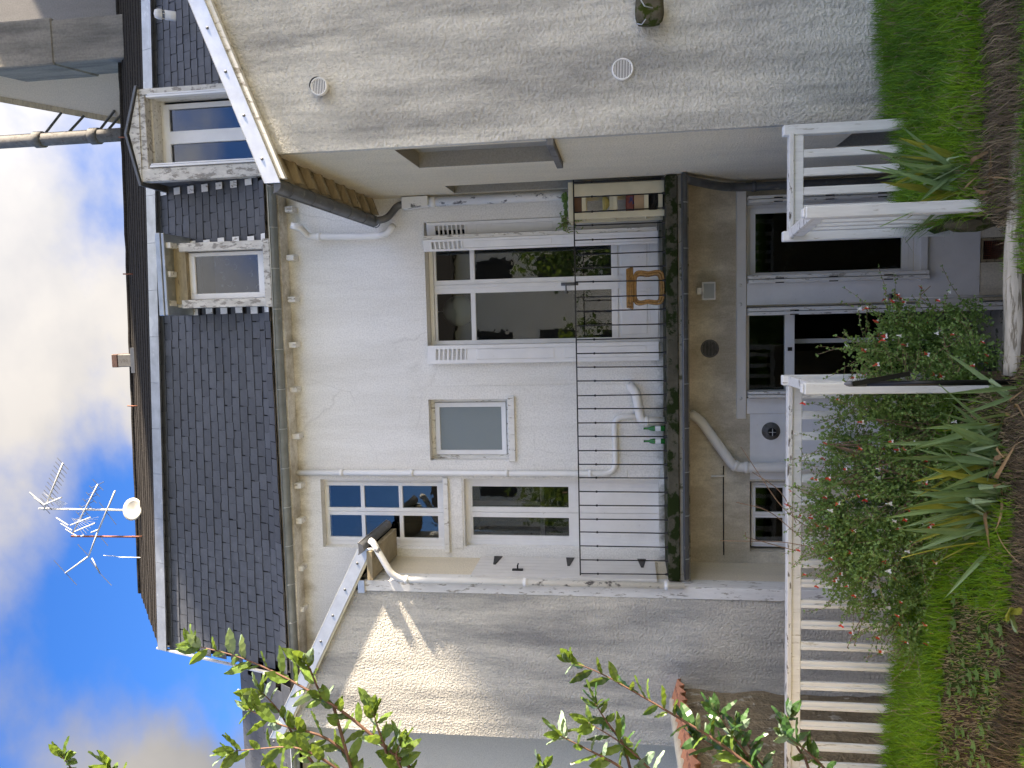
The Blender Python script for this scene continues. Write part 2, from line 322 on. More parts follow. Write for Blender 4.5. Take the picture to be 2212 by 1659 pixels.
M['irisy'] = leafmat('iris_leaf_yellowing', (.26,.30,.05), (.55,.47,.09), .35, .5, 7, .25)
M['irisp'] = leafmat('iris_leaf_underside', (.30,.42,.23), (.36,.47,.28), .3, .5, 8, .15)
M['irisd'] = leafmat('iris_leaf_dry', (.24,.14,.07), (.40,.28,.15), .15, .8, 9, .3)
M['succ'] = leafmat('succulent', (.13,.26,.07), (.22,.36,.10), .2, .45, 20, .2)
M['weed'] = leafmat('weed_leaf', (.11,.22,.06), (.17,.30,.09), .3, .5, 12, .3)
M['far'] = leafmat('far_foliage', (.02,.055,.012), (.055,.11,.025), .25, .5, 1.2, .2)
# blades: three materials
M['g1'] = leafmat('grass_bright', (.17,.36,.02), (.27,.48,.035), .4, .5, 2.5, 0)
M['g2'] = leafmat('grass_deep', (.08,.21,.025), (.13,.30,.035), .35, .5, 2.5, 0)
M['thatch'] = leafmat('dead_thatch', (.055,.038,.026), (.20,.15,.10), .1, .9, 6, 0)
M['g3'] = leafmat('grass_dry', (.20,.145,.09), (.42,.33,.21), .2, .8, 5, 0)
m, t, b = mat('soil'); v = coords(t)
c = ramp(t, noisef(t, v, 9, 9, .7), [(.3, (.035,.024,.016)), (.55, (.085,.06,.04)), (.75, (.17,.125,.085))])
gm = ramp(t, noisef(t, v, 2.2, 8, .65), [(.44, (0,0,0)), (.56, (1,1,1))]); c = mixc(t, gm, c, (.045,.075,.018))
t.links.new(c, b.inputs['Base Color']); b.inputs['Roughness'].default_value = .95; b.inputs['Specular IOR Level'].default_value = .1
bump(t, b, noisef(t, v, 26, 8, .7), 1, .04); M['soil'] = m

# ================================================================== the setting
YF = 9.0                       # main facade
XR, YR = 1.43, 6.39            # right wing: courtyard side wall, front wall
XL, YL = -2.83, 8.14           # left wing
ZY = -1.62                     # sunken yard
ZB = 1.97                      # balcony floor
def h(x, y):
    n = noise.noise(Vector((x*1.3, y*1.3, 0)))*.05 + noise.noise(Vector((x*5, y*5, 3)))*.025
    far = max(0, 4.6-y)*.15
    if far > .75: far = .75
    def st(a, b, v): k = min(1, max(0, (v-a)/(b-a))); return k*k*(3-2*k)
    wob = noise.noise(Vector((x*2.1, 5, 0)))*.07
    right = st(5.28+wob, 5.42+wob, y)*(.17+.20*st(5.4, 6.5, y)+.07*st(1.2, 2.6, x))
    left = st(4.93+wob, 5.02+wob, y)*(.10+.15*st(5.0, 5.6, y)+.03*st(5.6, 6.2, y)+.07*st(-1.9, -3.2, x) if x < 0 else 0)
    kr = st(.42, .66, x); kl = st(-.38, -.66, x)
    return far + n*.7 + right*kr + left*kl
gx = [-60, -25, -12, -8, -6, -5] + [-4.5+.09*i for i in range(101)] + [5, 6.5, 9, 14, 25, 60]
gy = [-60, -25, -14, -8, -4, -1, 1, 2.5, 3.5, 4.2] + [4.5+.06*i for i in range(30)] + [6.26, 6.42]
tb = MB(); idx = {}
def gv(i, j):
    if (i, j) not in idx: idx[(i, j)] = len(tb.v); tb.v.append((gx[i], gy[j], h(gx[i], gy[j])))
    return idx[(i, j)]
stair = lambda x, y: -.47 < x < .58 and y > 5.33
for i in range(len(gx)-1):
    for j in range(len(gy)-1):
        cx, cy = (gx[i]+gx[i+1])/2, (gy[j]+gy[j+1])/2
        if stair(cx, cy) or (cy > 6.26 and cx < 1.45): continue
        tb.f.append((gv(i, j), gv(i+1, j), gv(i+1, j+1), gv(i, j+1))); tb.m.append(0)
struct(obj('garden_ground', tb, M['soil'], smooth=True))
o = MB(); o.box(-.5, .62, 5.42, 5.5, ZY, -.05); o.box(-3.9, -.5, 6.20, 6.30, ZY, .18); o.box(.62, XR, 6.20, 6.30, ZY, .22); o.box(-.56, -.47, 5.36, 6.2, ZY, .02); o.box(.58, .66, 5.36, 6.2, ZY, .05)
rw = struct(obj('retaining_wall', o, M['rubble']))
o = MB()
for k in range(9): o.box(-.465, .575, 5.5+.25*k, 5.5+.25*(k+1), ZY+.005, -.14-.17*k)
struct(obj('steps', o, M['slabc']))
struct(obj('yard', MB().box(-4.2, 1.9, 6.3, 9.4, ZY-.1, ZY), M['slabc']))
struct(obj('bounce_ground', MB().box(-9, 9.5, -13.8, 1.2, .2, .765), M['bouncepaving']))  # unseen pale ground added to bounce sunlight onto the facade
struct(obj('ground', MB().box(-300, 300, -300, 300, -2.2, -1.9), M['soil']))

# ================================================================== main house
house = thing('house', ((XR+XL)/2, YF+.2, ZY), 'narrow white plastered house with slate mansard roof, dormers and tall French doors', 'house')
holes = {}
def hole(name, X0, Y0, X1, Y1): holes[name] = B(X0, Y0, X1, Y1, YF); return holes[name]
hole('door1', 919, 470, 1424, 742)
hole('frost', 928, 862, 1100, 994)
hole('winU', 695, 1036, 962, 1184)
hole('winL', 1003, 1036, 1424, 1184)
hole('gwin', 1613, 428, 1985, 606)
hole('gdoor', 1613, 655, 2176, 858)
hole('gleft', 1620, 1040, 1712, 1192)
hole('grille', 2118, 512, 2196, 566)
def wall_holes(mb, x0, x1, z0, z1, y, th, hs, mi=0, rm=0):
    xs = sorted({x0, x1, *[max(x0, min(x1, a)) for q in hs for a in q[:2]]}); zs = sorted({z0, z1, *[max(z0, min(z1, a)) for q in hs for a in q[2:]]})
    for i in range(len(xs)-1):
        for j in range(len(zs)-1):
            cx, cz = (xs[i]+xs[i+1])/2, (zs[j]+zs[j+1])/2
            if any(q[0] < cx < q[1] and q[2] < cz < q[3] for q in hs): continue
            mb.face([(xs[i], y, zs[j]), (xs[i+1], y, zs[j]), (xs[i+1], y, zs[j+1]), (xs[i], y, zs[j+1])], mi)
    for a, b_, c, d in hs:
        mb.face([(a,y,c),(a,y,d),(a,y+th,d),(a,y+th,c)], rm); mb.face([(b_,y,c),(b_,y+th,c),(b_,y+th,d),(b_,y,d)], rm)
        mb.face([(a,y,d),(b_,y,d),(b_,y+th,d),(a,y+th,d)], rm); mb.face([(a,y,c),(a,y+th,c),(b_,y+th,c),(b_,y,c)], rm)
upper = [holes[k] for k in ('door1','frost','winU','winL')]; lower = [holes[k] for k in ('gwin','gdoor','gleft','grille')]
w = MB(); wall_holes(w, -4.25, 5.2, 1.9, 6.42, YF, .32, upper)
obj('upper_wall', w, M['facade'], house)
w = MB(); wall_holes(w, -2.95, 1.7, ZY-.1, 1.9, YF, .32, lower)
obj('lower_wall', w, M['lower'], house)
obj('side_wall', MB().box(-4.25, -4.1, YF+.01, 13, ZY, 6.4).box(5.1, 5.2, YF+.01, 13, ZY, 6.4).box(-4.2, 5.15, 12.9, 13, ZY, 8.0), M['facade'], house)
# white painted rendering round the lower openings
pw = MB()
for X0, Y0, X1, Y1 in ((1613, 606.5, 1988, 654.5), (1613, 858.5, 2040, 892)):
    a = B(X0, Y0, X1, Y1, YF); pw.box(a[0], a[1], YF-.014, YF+.01, a[2], a[3])
a = B(1986, 470, 2116, 654, YF); pw.box(a[0], a[1], YF-.010, YF+.01, a[2], a[3])
a = B(1620, 893, 1990, 1036, YF); pw.box(a[0], a[1], YF-.008, YF+.01, a[2], a[3])
obj('painted_band', pw, M['white'], house)
a = B(1590, 404, 1611, 904, YF); lt = obj('lintel', MB().box(a[0], XR-.01, YF-.035, YF+.01, a[2], a[3]), M['pale'], house, bevel=.004)
for Y in (616, 657, 860):
    p = Py(1600, Y, YF-.035); obj('bolt', MB().lathe([(0, .012), (.014, .010), (.018, 0)], p, (0,-1,0), 12), M['pale'], lt, True)
# rooms behind the openings
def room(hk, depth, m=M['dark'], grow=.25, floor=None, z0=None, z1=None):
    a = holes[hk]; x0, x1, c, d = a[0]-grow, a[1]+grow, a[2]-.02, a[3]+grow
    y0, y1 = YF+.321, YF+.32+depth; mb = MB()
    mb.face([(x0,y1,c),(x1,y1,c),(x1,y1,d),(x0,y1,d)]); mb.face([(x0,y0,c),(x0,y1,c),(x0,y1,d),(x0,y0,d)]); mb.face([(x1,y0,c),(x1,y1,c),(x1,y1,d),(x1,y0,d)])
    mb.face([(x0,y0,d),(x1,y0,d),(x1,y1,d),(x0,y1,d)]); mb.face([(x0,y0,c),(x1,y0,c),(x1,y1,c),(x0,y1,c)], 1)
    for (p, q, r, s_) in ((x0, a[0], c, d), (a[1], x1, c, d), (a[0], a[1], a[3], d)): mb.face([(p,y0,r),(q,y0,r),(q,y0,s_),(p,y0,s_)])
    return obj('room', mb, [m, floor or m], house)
room('door1', 2.2); room('frost', .5); room('winU', 1.8); room('winL', 1.8, M['roomgrey']); room('gwin', 2.2); room('gdoor', 3.0, M['dark'], .3, M['floor_in']); room('gleft', 1.2); room('grille', .8)
# paper lantern and things seen inside
p = Py(990, 672, YF+1.0); lan = obj('paper_lantern', MB().lathe([(.001,-.2)]+[(.2*math.sin(math.pi*k/12), -.2*math.cos(math.pi*k/12)) for k in range(1,12)]+[(.001,.2)], p, (0,0,1), 20).tube([p+Vector((0,0,.19)), (p.x, p.y, holes['door1'][3]+.24)], .006, 5), M['curtain'], None, True)
tag(lan, 'round white paper lantern hanging behind the upper pane of the French door', 'lantern')

def leaf_door(name, x0, x1, z0, z1, y, st, rails, panes, mats=M['white'], th=.045, panels=(), glass=M['glass']):
    """a glazed leaf: stiles, rails (z0,z1 pairs) and panes; panels are solid raised fields"""
    mb = MB(); mb.box(x0, x0+st, y, y+th, z0, z1); mb.box(x1-st, x1, y, y+th, z0, z1)
    for a, b_ in rails: mb.box(x0+st-.001, x1-st+.001, y+.002, y+th-.002, a, b_)
    d = obj(name, mb, mats, house, bevel=.003)
    for a, b_ in panes: obj('pane', MB().box(x0+st-.004, x1-st+.004, y+.018, y+.024, a-.004, b_+.004), glass, d)
    for a, b_ in panels:
        mb = MB(); mb.box(x0+st-.002, x1-st+.002, y+.014, y+.03, a, b_); mb.box(x0+st+.035, x1-st-.035, y+.004, y+.02, a+.035, b_-.035); obj('panel', mb, mats, d, bevel=.005)
    return d
def frame(x0, x1, z0, z1, y, w_, m=M['white'], th=.06, name='frame', bottom=True):
    mb = MB(); mb.box(x0, x0+w_, y, y+th, z0, z1); mb.box(x1-w_, x1, y, y+th, z0, z1); mb.box(x0+w_-.001, x1-w_+.001, y+.001, y+th-.001, z1-w_, z1)
    if bottom: mb.box(x0+w_-.001, x1-w_+.001, y+.001, y+th-.001, z0, z0+w_)
    return obj(name, mb, m, house, bevel=.004)
# --- upper French door
yd = YF+.17
a = holes['door1']; fr = frame(a[0], a[1]-.02, a[2], a[3]-.005, yd, .05, name='door_frame', bottom=False)
zt = Py(1427, 600, YF).z
Z = lambda X, Y=620, y=YF+.2: Py(X, Y, y).z
Xx = lambda Y, X=1180, y=YF+.2: Py(X, Y, y).x
zr = [Z(1321), Z(1027), Z(1017), Z(944)]
xl0, xm, xr1 = Xx(746), Xx(614), Xx(514)
for n_, x0, x1 in (('French_door_leaf', xl0, xm-.004), ('French_door_leaf', xm+.004, xr1)):
    n_ = 'door_leaf'
    d = leaf_door(n_, x0, x1, zt+.02, a[3]-.06, yd+.005, .075, [(zt+.02, zt+.11), (zr[0]-.075, zr[0]), (zr[1], zr[2]), (zr[3], a[3]-.06)], [(zr[0], zr[1]), (zr[2], zr[3])], panels=[(zt+.11, zr[0]-.075)])
    lastd = d
obj('astragal', MB().box(xm-.022, xm+.022, yd-.012, yd+.004, zt+.02, a[3]-.07), M['white'], lastd, bevel=.003)
p = Py(1212, 614, yd-.013); q = Py(1249, 614, yd-.013)
hd = MB().box(p.x-.018, p.x+.018, p.y-.006, p.y, q.z, p.z); hd.tube([(p.x, p.y, p.z-.06), (p.x, p.y-.05, p.z-.06), (p.x-.105, p.y-.052, p.z-.062)], .009, 8)
obj('door_handle', hd, M['zincdark'], lastd, True)
# shutters: slotted panelled leaves
def shutter(pts, z0, z1, th, m, slots=True, parent=house, sl=(.12, .50), name='shutter'):
    """pts: the two ends of the leaf in plan; face is on the -normal side"""
    p, q = Vector((*pts[0], 0)), Vector((*pts[1], 0)); d = (q-p).normalized(); nrm = Vector((d.y, -d.x, 0)); wd = (q-p).length
    def pl(u, v, n): w_ = p+d*u+nrm*n; return Vector((w_.x, w_.y, v))
    def slab(mb, u0, u1, v0, v1, n0, n1):
        mb.prism([pl(u0, v0, n0), pl(u1, v0, n0), pl(u1, v1, n0), pl(u0, v1, n0)], nrm*(n1-n0))
    mb = MB(); s = wd*.20
    ns = 7; zs = z1-.10; pitch = .052; sh = .030
    zlow = zs-ns*pitch
    if slots:
        slab(mb, 0, s, z0, z1, 0, th); slab(mb, wd-s, wd, z0, z1, 0, th); slab(mb, s, wd-s, zs, z1, 0, th)
        for k in range(ns): slab(mb, s, wd-s, zs-pitch*(k+1), zs-pitch*k-sh, 0, th)
        slab(mb, s, wd-s, z0, zlow, 0, th*.7)
    else:
        slab(mb, 0, wd, z0, z1, 0, th)
    sh_o = obj(name, mb, m, parent, bevel=.002)
    top = zlow-.12; mid = z0+(z1-z0)*.42
    for v0, v1 in ((mid+.06, top), (z0+.14, mid-.06)):
        mb = MB(); slab(mb, s*1.1, wd-s*1.1, v0, v1, th*.7, th*.95); obj('field', mb, m, sh_o, bevel=.004)
    return sh_o
zs0, zs1 = zt+.03, holes['door1'][3]-.015
shutter([(Xx(783, 1180, YF-.07), YF-.075), (Xx(743, 1180, YF-.02), YF-.03)], zs0, zs1, .028, M['white'])
shutter([(Xx(533, 1180, YF-.04), YF-.055), (Xx(507, 1180, YF-.1), YF-.12)], zs0, zs1, .026, M['white'])
shutter([(Xx(505, 1180, YF+.06), YF+.06), (Xx(470, 1180, YF+.0), YF+.005)], zs0, zs1-.02, .024, M['white'])
obj('shutter_edge', MB().box(Xx(507, 1180, YF-.1)-.01, Xx(503, 1180, YF-.1)+.016, YF-.13, YF+.03, zs0+.01, zs1), M['oldwhite'], house)
a = holes['door1']; obj('threshold', MB().box(a[0]-.02, a[1]+.02, YF-.03, YF+.30, ZB-.001, zt+.015), M['slabc'], house)
# --- frosted window with raised plaster surround
a = holes['frost']; w = MB(); sx = B(880, 832, 1427, 1016, YF)
wall_holes(w, sx[0], sx[1], ZB+.01, sx[3], YF-.016, .017, [a])
for e in ((sx[0],), (sx[1],)): w.face([(e[0], YF-.016, ZB), (e[0], YF-.016, sx[3]), (e[0], YF+.001, sx[3]), (e[0], YF+.001, ZB)])
w.face([(sx[0], YF-.016, sx[3]), (sx[1], YF-.016, sx[3]), (sx[1], YF+.001, sx[3]), (sx[0], YF+.001, sx[3])])
obj('window_surround', w, M['facade'], house)
fw = frame(*a, YF+.11, .045, M['oldwhite'], .06, 'window_frame')
g = B(951, 870, 1080, 976, YF+.13); mb = MB(); i0 = (a[0]+.05, a[1]-.05, a[2]+.05, a[3]-.05)
sash = frame(*i0, YF+.095, .055, M['white'], .05, 'sash')
obj('pane', MB().box(i0[0]+.05, i0[1]-.05, YF+.115, YF+.122, i0[2]+.05, i0[3]-.05), M['frost'], sash)
obj('window_sill', MB().box(a[0]-.01, a[1]+.035, YF-.06, YF+.12, a[2]-.075, a[2]+.005), M['oldwhite'], house, bevel=.006)
# --- left windows
def grid_window(a, y, zb, xm, st, m=M['white'], name='window', out=.05, glass=M['glass']):
    fr = frame(*a, y-.02, out, m, .07, 'window_frame')
    res = []
    for x0, x1 in ((a[0]+out, xm-.002), (xm+.002, a[1]-out)):
        rails = [(zb[i][1], zb[i+1][0]) for i in range(len(zb)-1)]; rails = [(a[2]+out*.8, zb[0][0])]+rails+[(zb[-1][1], a[3]-out*.8)]
        res.append(leaf_door('casement', x0, x1, a[2]+out*.8, a[3]-out*.8, y-.03, st, rails, zb, m, .045, (), glass))
    return res
a = holes['winU']; zy = lambda X: Py(X, 1105, YF+.14).z
grid_window(a, YF+.14, [(zy(947), zy(872)), (zy(864), zy(790)), (zy(782), zy(708))], Py(828, 1104, YF+.14).x, .045, M['white'], out=.055)
obj('window_sill', MB().box(a[0]-.03, a[1]+.03, YF-.045, YF+.12, a[2]-.05, a[2]+.012), M['oldwhite'], house, bevel=.005)
a = holes['winL']
for x0, x1 in ((a[0]+.05, Py(1120, 1105.5, YF+.14).x-.002), (Py(1120, 1105.5, YF+.14).x+.002, a[1]-.05)):
    leaf_door('door_leaf', x0, x1, ZB+.06, a[3]-.04, YF+.11, .06, [(ZB+.06, zy(1229)-.0), (zy(1022), a[3]-.04)], [(zy(1229), zy(1022))], M['white'])
frame(a[0], a[1], a[2]-.02, a[3], YF+.10, .06, M['white'], .09, 'door_frame', False)
obj('stone_band', MB().box(a[0]-.02, a[1]+.02, YF-.012, YF+.006, Py(1001, 1105, YF).z+.01, Py(964, 1105, YF).z-.06), M['facade'], house)
inn = MB(); q = B(1085, 1050, 1175, 1100, YF+.9); inn.box(q[0]-.35, q[1]+.1, YF+.9, YF+.94, q[2], q[2]+.05); inn.box(q[0]+.05, q[0]+.1, YF+.9, YF+.94, q[2], q[3]+.5); obj('inner_screen', inn, M['lav'], house)
# stacked quoins left of the pipe (joints shown as recessed gaps)
for k in range(7):
    z0 = ZB+.05+k*.36; 
    if z0 > 4.6: break
    x0, x1 = Py(1250, 1036, YF).x+.006, Py(1250, 1020, YF).x+.06
    obj('quoin', MB().box(x0, x1, YF-.010, YF+.005, z0+.004, z0+.352), M['facade'], house, bevel=.004)
# --- ground floor window
yg = YF+.15; a = holes['gwin']
frame(*a, yg, .055, M['white_al'], .07, 'window_frame'); q = B(1631, 440, 1955, 588, yg)
s_ = leaf_door('casement', a[0]+.055, a[1]-.055, a[2]+.055, a[3]-.055, yg-.01, .06, [(a[2]+.055, a[2]+.125), (a[3]-.115, a[3]-.055)], [(a[2]+.125, a[3]-.115)], M['white_al'])
obj('window_sill', MB().box(a[0]-.03, a[1]+.04, YF-.06, YF+.14, a[2]-.075, a[2]+.003), M['white'], house, bevel=.006)
def folded(Y0, Y1, X0, X1, n_=2):
    q = B(X0, Y0, X1, Y1, YF-.09)
    for k in range(n_):
        wd = (q[1]-q[0])/n_; s1 = obj('folded_shutter', MB().box(q[0]+wd*k+.003, q[0]+wd*(k+1)-.003, YF-.13+.012*k, YF+.10, q[2], q[3]), M['oldwhite'], house, bevel=.003)
        for zz in (.2, .5, .8):
            z_ = q[2]+(q[3]-q[2])*zz; obj('hinge', MB().box(q[0]+wd*k+.001, q[0]+wd*k+.012, YF-.137, YF-.131, z_, z_+.09), M['iron'], s1)
folded(589, 608, 1616, 2006); folded(415, 432, 1616, 1990)
folded(658, 676, 1616, 2174); folded(842, 857, 1616, 2174)
# --- ground floor door with transom
a = holes['gdoor']; zt0, zt1 = Py(1716, 750, yg).z, Py(1695, 750, yg).z
frame(a[0], a[1], a[2], a[3], yg, .05, M['white_al'], .07, 'door_frame', False)
tb_ = obj('transom_bar', MB().box(a[0]+.049, a[1]-.049, yg-.012, yg+.06, zt0, zt1), M['white_al'], house, bevel=.004)
obj('catch', MB().box(Py(1700, 758, yg-.02).x, Py(1700, 750, yg-.02).x, yg-.03, yg-.013, zt0+.03, zt0+.075), M['black'], tb_)
obj('transom_pane', MB().box(a[0]+.05, a[1]-.05, yg+.02, yg+.026, zt1, a[3]-.05), M['glass'], house)
xo = Py(1900, 737, YF+.7).x
d = MB(); d.box(xo, xo+.05, yg+.35, yg+.40, a[2], zt0); obj('inner_door_edge', d, M['white_al'], house)
obj('sliding_pane', MB().box(a[0]+.06, (a[0]+a[1])/2, yg+.03, yg+.036, a[2], zt0), M['glass'], house)
obj('threshold', MB().box(a[0]-.02, a[1]+.02, YF-.12, YF+.3, ZY-.02, a[2]-.004), M['slabc'], house)
# --- ground floor left window
a = holes['gleft']; zl = lambda X: Py(X, 1110, YF+.12).z
grid_window((a[0]+.03, a[1]-.03, a[2]+.02, a[3]-.03), YF+.12, [(zl(1690), zl(1631))], Py(1660, 1111, YF+.12).x, .03, M['white'], out=.03)
obj('window_sill', MB().box(a[0]-.03, a[1]+.03, YF-.05, YF+.1, a[2]-.06, a[2]+.004), M['oldwhite'], house, bevel=.005)
# --- cellar grille
a = holes['grille']; gr = frame(a[0]+.005, a[1]-.005, a[2], a[3]-.005, YF+.005, .028, M['wood'], .04, 'grille_frame')
mb = MB(); 
for k in range(1, 14):
    x = a[0]+(a[1]-a[0])*k/14; mb.tube([(x, YF+.03, a[2]), (x, YF+.03, a[3]-.01)], .0022, 4)
for k in range(1, 18):
    z_ = a[2]+(a[3]-a[2])*k/18; mb.tube([(a[0], YF+.032, z_), (a[1], YF+.032, z_)], .0022, 4)
obj('mesh', mb, M['rust'], gr)['kind'] = 'stuff'

# ------------------------------------------------------------------ mansard roof
ZM0, ZM1, YM0, YM1 = 6.50, 8.24, 8.86, 9.36
def ztop(x): return ZM1+.02-.040*(x-1.6)
def mz(x, tt): return ZM0+(ztop(x)-ZM0)*tt
def mansard(x, tt):                      # tt 0..1 up the slope; slight flare at the foot
    fl = .10*max(0, 1-tt/.13)**1.5
    return Vector((x, YM0+(YM1-YM0)*tt-fl, mz(x, tt)))
XA, XB = -4.22, 5.2
NR = 16
mb = MB()
for k in range(NR):
    t0, t1 = k/NR, (k+1)/NR
    pass
D1 = [Py(400, 388, 8.75).x, Py(400, 185, 8.75).x]; D2 = [Py(470, 664, 8.72).x, Py(470, 522, 8.72).x]
d2b = Py(586, 595, 8.72).z; d2t = Py(350, 595, 8.72).z
mb = MB()
for k in range(NR):
    t0, t1 = k/NR, (k+1)/NR
    for x0, x1 in ((XA, D2[0]+.03), (D2[0]+.03, D2[1]-.03), (D2[1]-.03, D1[0]+.03), (D1[1]-.03, XB)):
        if x0 == D2[0]+.03 and d2b+.0 < mz(0, t1) and mz(0, t0) < d2t: continue
        mb.face([mansard(x0, t0), mansard(x1, t0), mansard(x1, t1), mansard(x0, t1)])
roof = obj('mansard_roof', mb, M['slategap_shade'], house)
def in_dormer(x, z): return (D1[0] < x < D1[1]) or (D2[0] < x < D2[1] and d2b+.02 < z < d2t)
SW, SH = .205, .20
slmesh = []
for k in range(5):
    rr = random.Random(k); mb = MB(); j = lambda s: rr.uniform(-s, s)
    w2 = SW/2-.0045
    mb.prism([(-w2+j(.002), -.0, 0+j(.004)), (w2+j(.002), -.0, 0+j(.004)), (w2, 0, SH), (-w2, 0, SH)], (0, .006, 0)); mb.m = [0, 0, 1, 1, 0, 1]; me = mb.mesh('slate'); me.materials.append(M['slate']); me.materials.append(M['slategap_shade']); slmesh.append(me)  # bottom and side edge faces coloured dark to stand in for course shadows
cand = []
for r in range(NR):
    tt = (r-.12)/NR; off = (r % 2)*SW/2
    n = int((XB-XA)/SW)
    for i in range(n+1):
        x = XA+.06+off+i*SW
        if x > XB-.1: continue
        base = mansard(x, max(0, tt)) if tt >= 0 else mansard(x, 0)+Vector((0, -.02, -.012)); z = base.z
        if in_dormer(x, z+.06): continue
        up = (mansard(x, min(1, max(0, tt)+.115/1.8))-mansard(x, max(0, tt))).normalized(); xd = (mansard(x+.1, max(0,tt))-mansard(x, max(0,tt))).normalized()
        nrm = xd.cross(up); up2 = (up+nrm*(-.0)).normalized()
        rotm = Matrix((xd, -nrm, up2)).transposed()
        rotm = rotm @ Matrix.Rotation(R_(-3.6-random.uniform(-.4, .7)), 3, 'X') @ Matrix.Rotation(R_(random.gauss(0, .55)), 3, 'Y')
        cand.append((base+nrm*.030+Vector((random.uniform(-.004,.004), 0, random.uniform(-.005,.005))), rotm))
vis = [c for c in cand if c[0].x < 2.75]
vis.sort(key=lambda c: abs(c[0].x+.3)); rest = MB()
for i, (p, rotm) in enumerate(vis):
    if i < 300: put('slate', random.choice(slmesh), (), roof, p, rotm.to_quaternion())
for p, rotm in vis[300:]+[c for c in cand if c[0].x >= 2.75]:
    me = random.choice(slmesh); b0 = len(rest.v)
    for v in me.vertices: rest.v.append(tuple(p+rotm @ v.co))
    for pl in me.polygons: rest.f.append(tuple(b0+i for i in pl.vertices)); rest.m.append(pl.material_index)
obj('slates', rest, [M['slate'], M['slategap_shade']], roof)['kind'] = 'stuff'
# zinc break strip, upper roof, ridge, verge
mb = MB()
for k in range(16):
    x0 = XA-.03+(XB-XA+.03)*k/16; x1 = XA-.03+(XB-XA+.03)*(k+1)/16
    p0, p1 = Vector((x0, YM1-.125, ztop(x0)-.075)), Vector((x1-.004, YM1-.125, ztop(x1)-.075)); u = Vector((0, .07, .165))
    mb.prism([p0, p1, p1+u, p0+u], (0, .03, 0))
obj('zinc_strip', mb, M['zinc'], house)
mb = MB(); nx, ny = 60, 9
YRG = 11.2
def up_roof(x, s):
    zt_ = ztop(x)+.13; zr_ = 9.947-.03*x
    y0, y1 = YM1+.02, YRG
    return Vector((x, y0+(y1-y0)*s, zt_+(zr_-zt_)*s+noise.noise(Vector((x*3, s*8, 0)))*.012))
for i in range(nx):
    for j in range(ny):
        x0, x1 = XA+(XB-XA)*i/nx, XA+(XB-XA)*(i+1)/nx; st_ = (0, 0, .014)
        q = [up_roof(x0, j/ny), up_roof(x1, j/ny), up_roof(x1, (j+1)/ny), up_roof(x0, (j+1)/ny)]
        q[0] += Vector(st_); q[1] += Vector(st_); mb.face(q)
        mb.face([q[0]-Vector(st_)*1.6, q[1]-Vector(st_)*1.6, q[1], q[0]])
mb.face([(XA, YRG, up_roof(XA, 1).z), (XB, YRG, up_roof(XB, 1).z), (XB, 13, 8.3), (XA, 13, 8.3)])
obj('upper_roof', mb, M['slateold'], house)
mb = MB(); mb.tube([Vector((x, YRG, up_roof(x, 1).z)) for x in [XA+.02+(XB-XA-.04)*i/40 for i in range(41)]], .045, 8); obj('ridge_cap', mb, M['slateold'], house)
mb = MB(); mb.prism([mansard(XA-.02, 0)+Vector((0,-.12,-.02)), mansard(XA-.02, 1)+Vector((0,-.045,.12)), mansard(XA-.02, 1)+Vector((0,-.005,.12)), mansard(XA-.02, 0)+Vector((0,-.07,-.02))], (-.02, 0, 0)); obj('verge', mb, M['flash'], house)
mb = MB(); mb.face([(XA-.03, YM0+.08, ZM0-.1), (XA-.03, YM1, ztop(XA)), (XA-.03, YRG, up_roof(XA, 1).z), (XA-.03, 13, 8.2), (XA-.03, 13, ZM0-.1)]); mb.face([(XB, YM0+.08, ZM0-.1), (XB, YM1, ztop(XB)), (XB, YRG, up_roof(XB, 1).z), (XB, 13, 8.2), (XB, 13, ZM0-.1)]); obj('gable_end', mb, M['slate'], house)
# eave: cornice board, gutter, little corbels
obj('eave_board', MB().box(-4.25, 5.15, 8.78, 9.05, 6.36, 6.53), M['facade'], house)
gz = 6.435; YG = 8.74
gut = obj('gutter', MB().trough((5.1, YG, gz-.0), (-4.3, YG, gz+.0), .065), M['gutterz'], house, True)
for k in range(16): x = 3.0-.47*k; obj('gutter_bracket', MB().tube([(x, YG+.068*math.cos(a_), gz-.068*math.sin(a_)) for a_ in [math.pi*q_/8 for q_ in range(9)]], .006, 5), M['zinc'], gut)
for Y, X in ((453, 628), (557, 631), (647, 634), (745, 636), (841, 638), (942, 643), (1048, 647), (1124, 648), (1226, 651), (1314, 653)):
    p = Py(X+1, Y, 8.90); obj('corbel', MB().box(p.x-.033, p.x+.033, 8.85, 9.02, p.z-.035, p.z+.06), M['oldwhite'], house, bevel=.005)

# ------------------------------------------------------------------ dormer with pediment
def dP(X, Y, y=8.75): return Py(X, Y, y)
dm = MB(); x0, x1 = D1; yb = 9.5
zh = dP(305, 290).z; zbt = 6.5; y1d = 8.75
xl_i, xr_i = dP(430, 352).x, dP(430, 200).x
dm.box(x0+.02, x1-.02, yb-.03, yb, zbt, zh-.02)
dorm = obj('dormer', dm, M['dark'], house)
for e in (x0+.02, x1-.06): obj('cheek', MB().box(e, e+.04, y1d+.10, yb-.031, zbt, zh-.02), M['slate'], dorm)
obj('jamb', MB().box(x0, xl_i-.035, y1d, y1d+.12, zbt, dP(303, 370).z), M['peel'], dorm, bevel=.006)
obj('jamb', MB().box(xr_i+.02, x1, y1d, y1d+.12, zbt, dP(296, 195).z), M['peel'], dorm, bevel=.006)
zhl = dP(316, 290).z
obj('head_board', MB().box(x0+.075, x1-.075, y1d+.005, y1d+.115, zhl, dP(299, 290).z), M['peel'], dorm, bevel=.005)
ap = dP(277, 290, y1d); zl_, zr2 = dP(302, 383).z, dP(293, 188).z
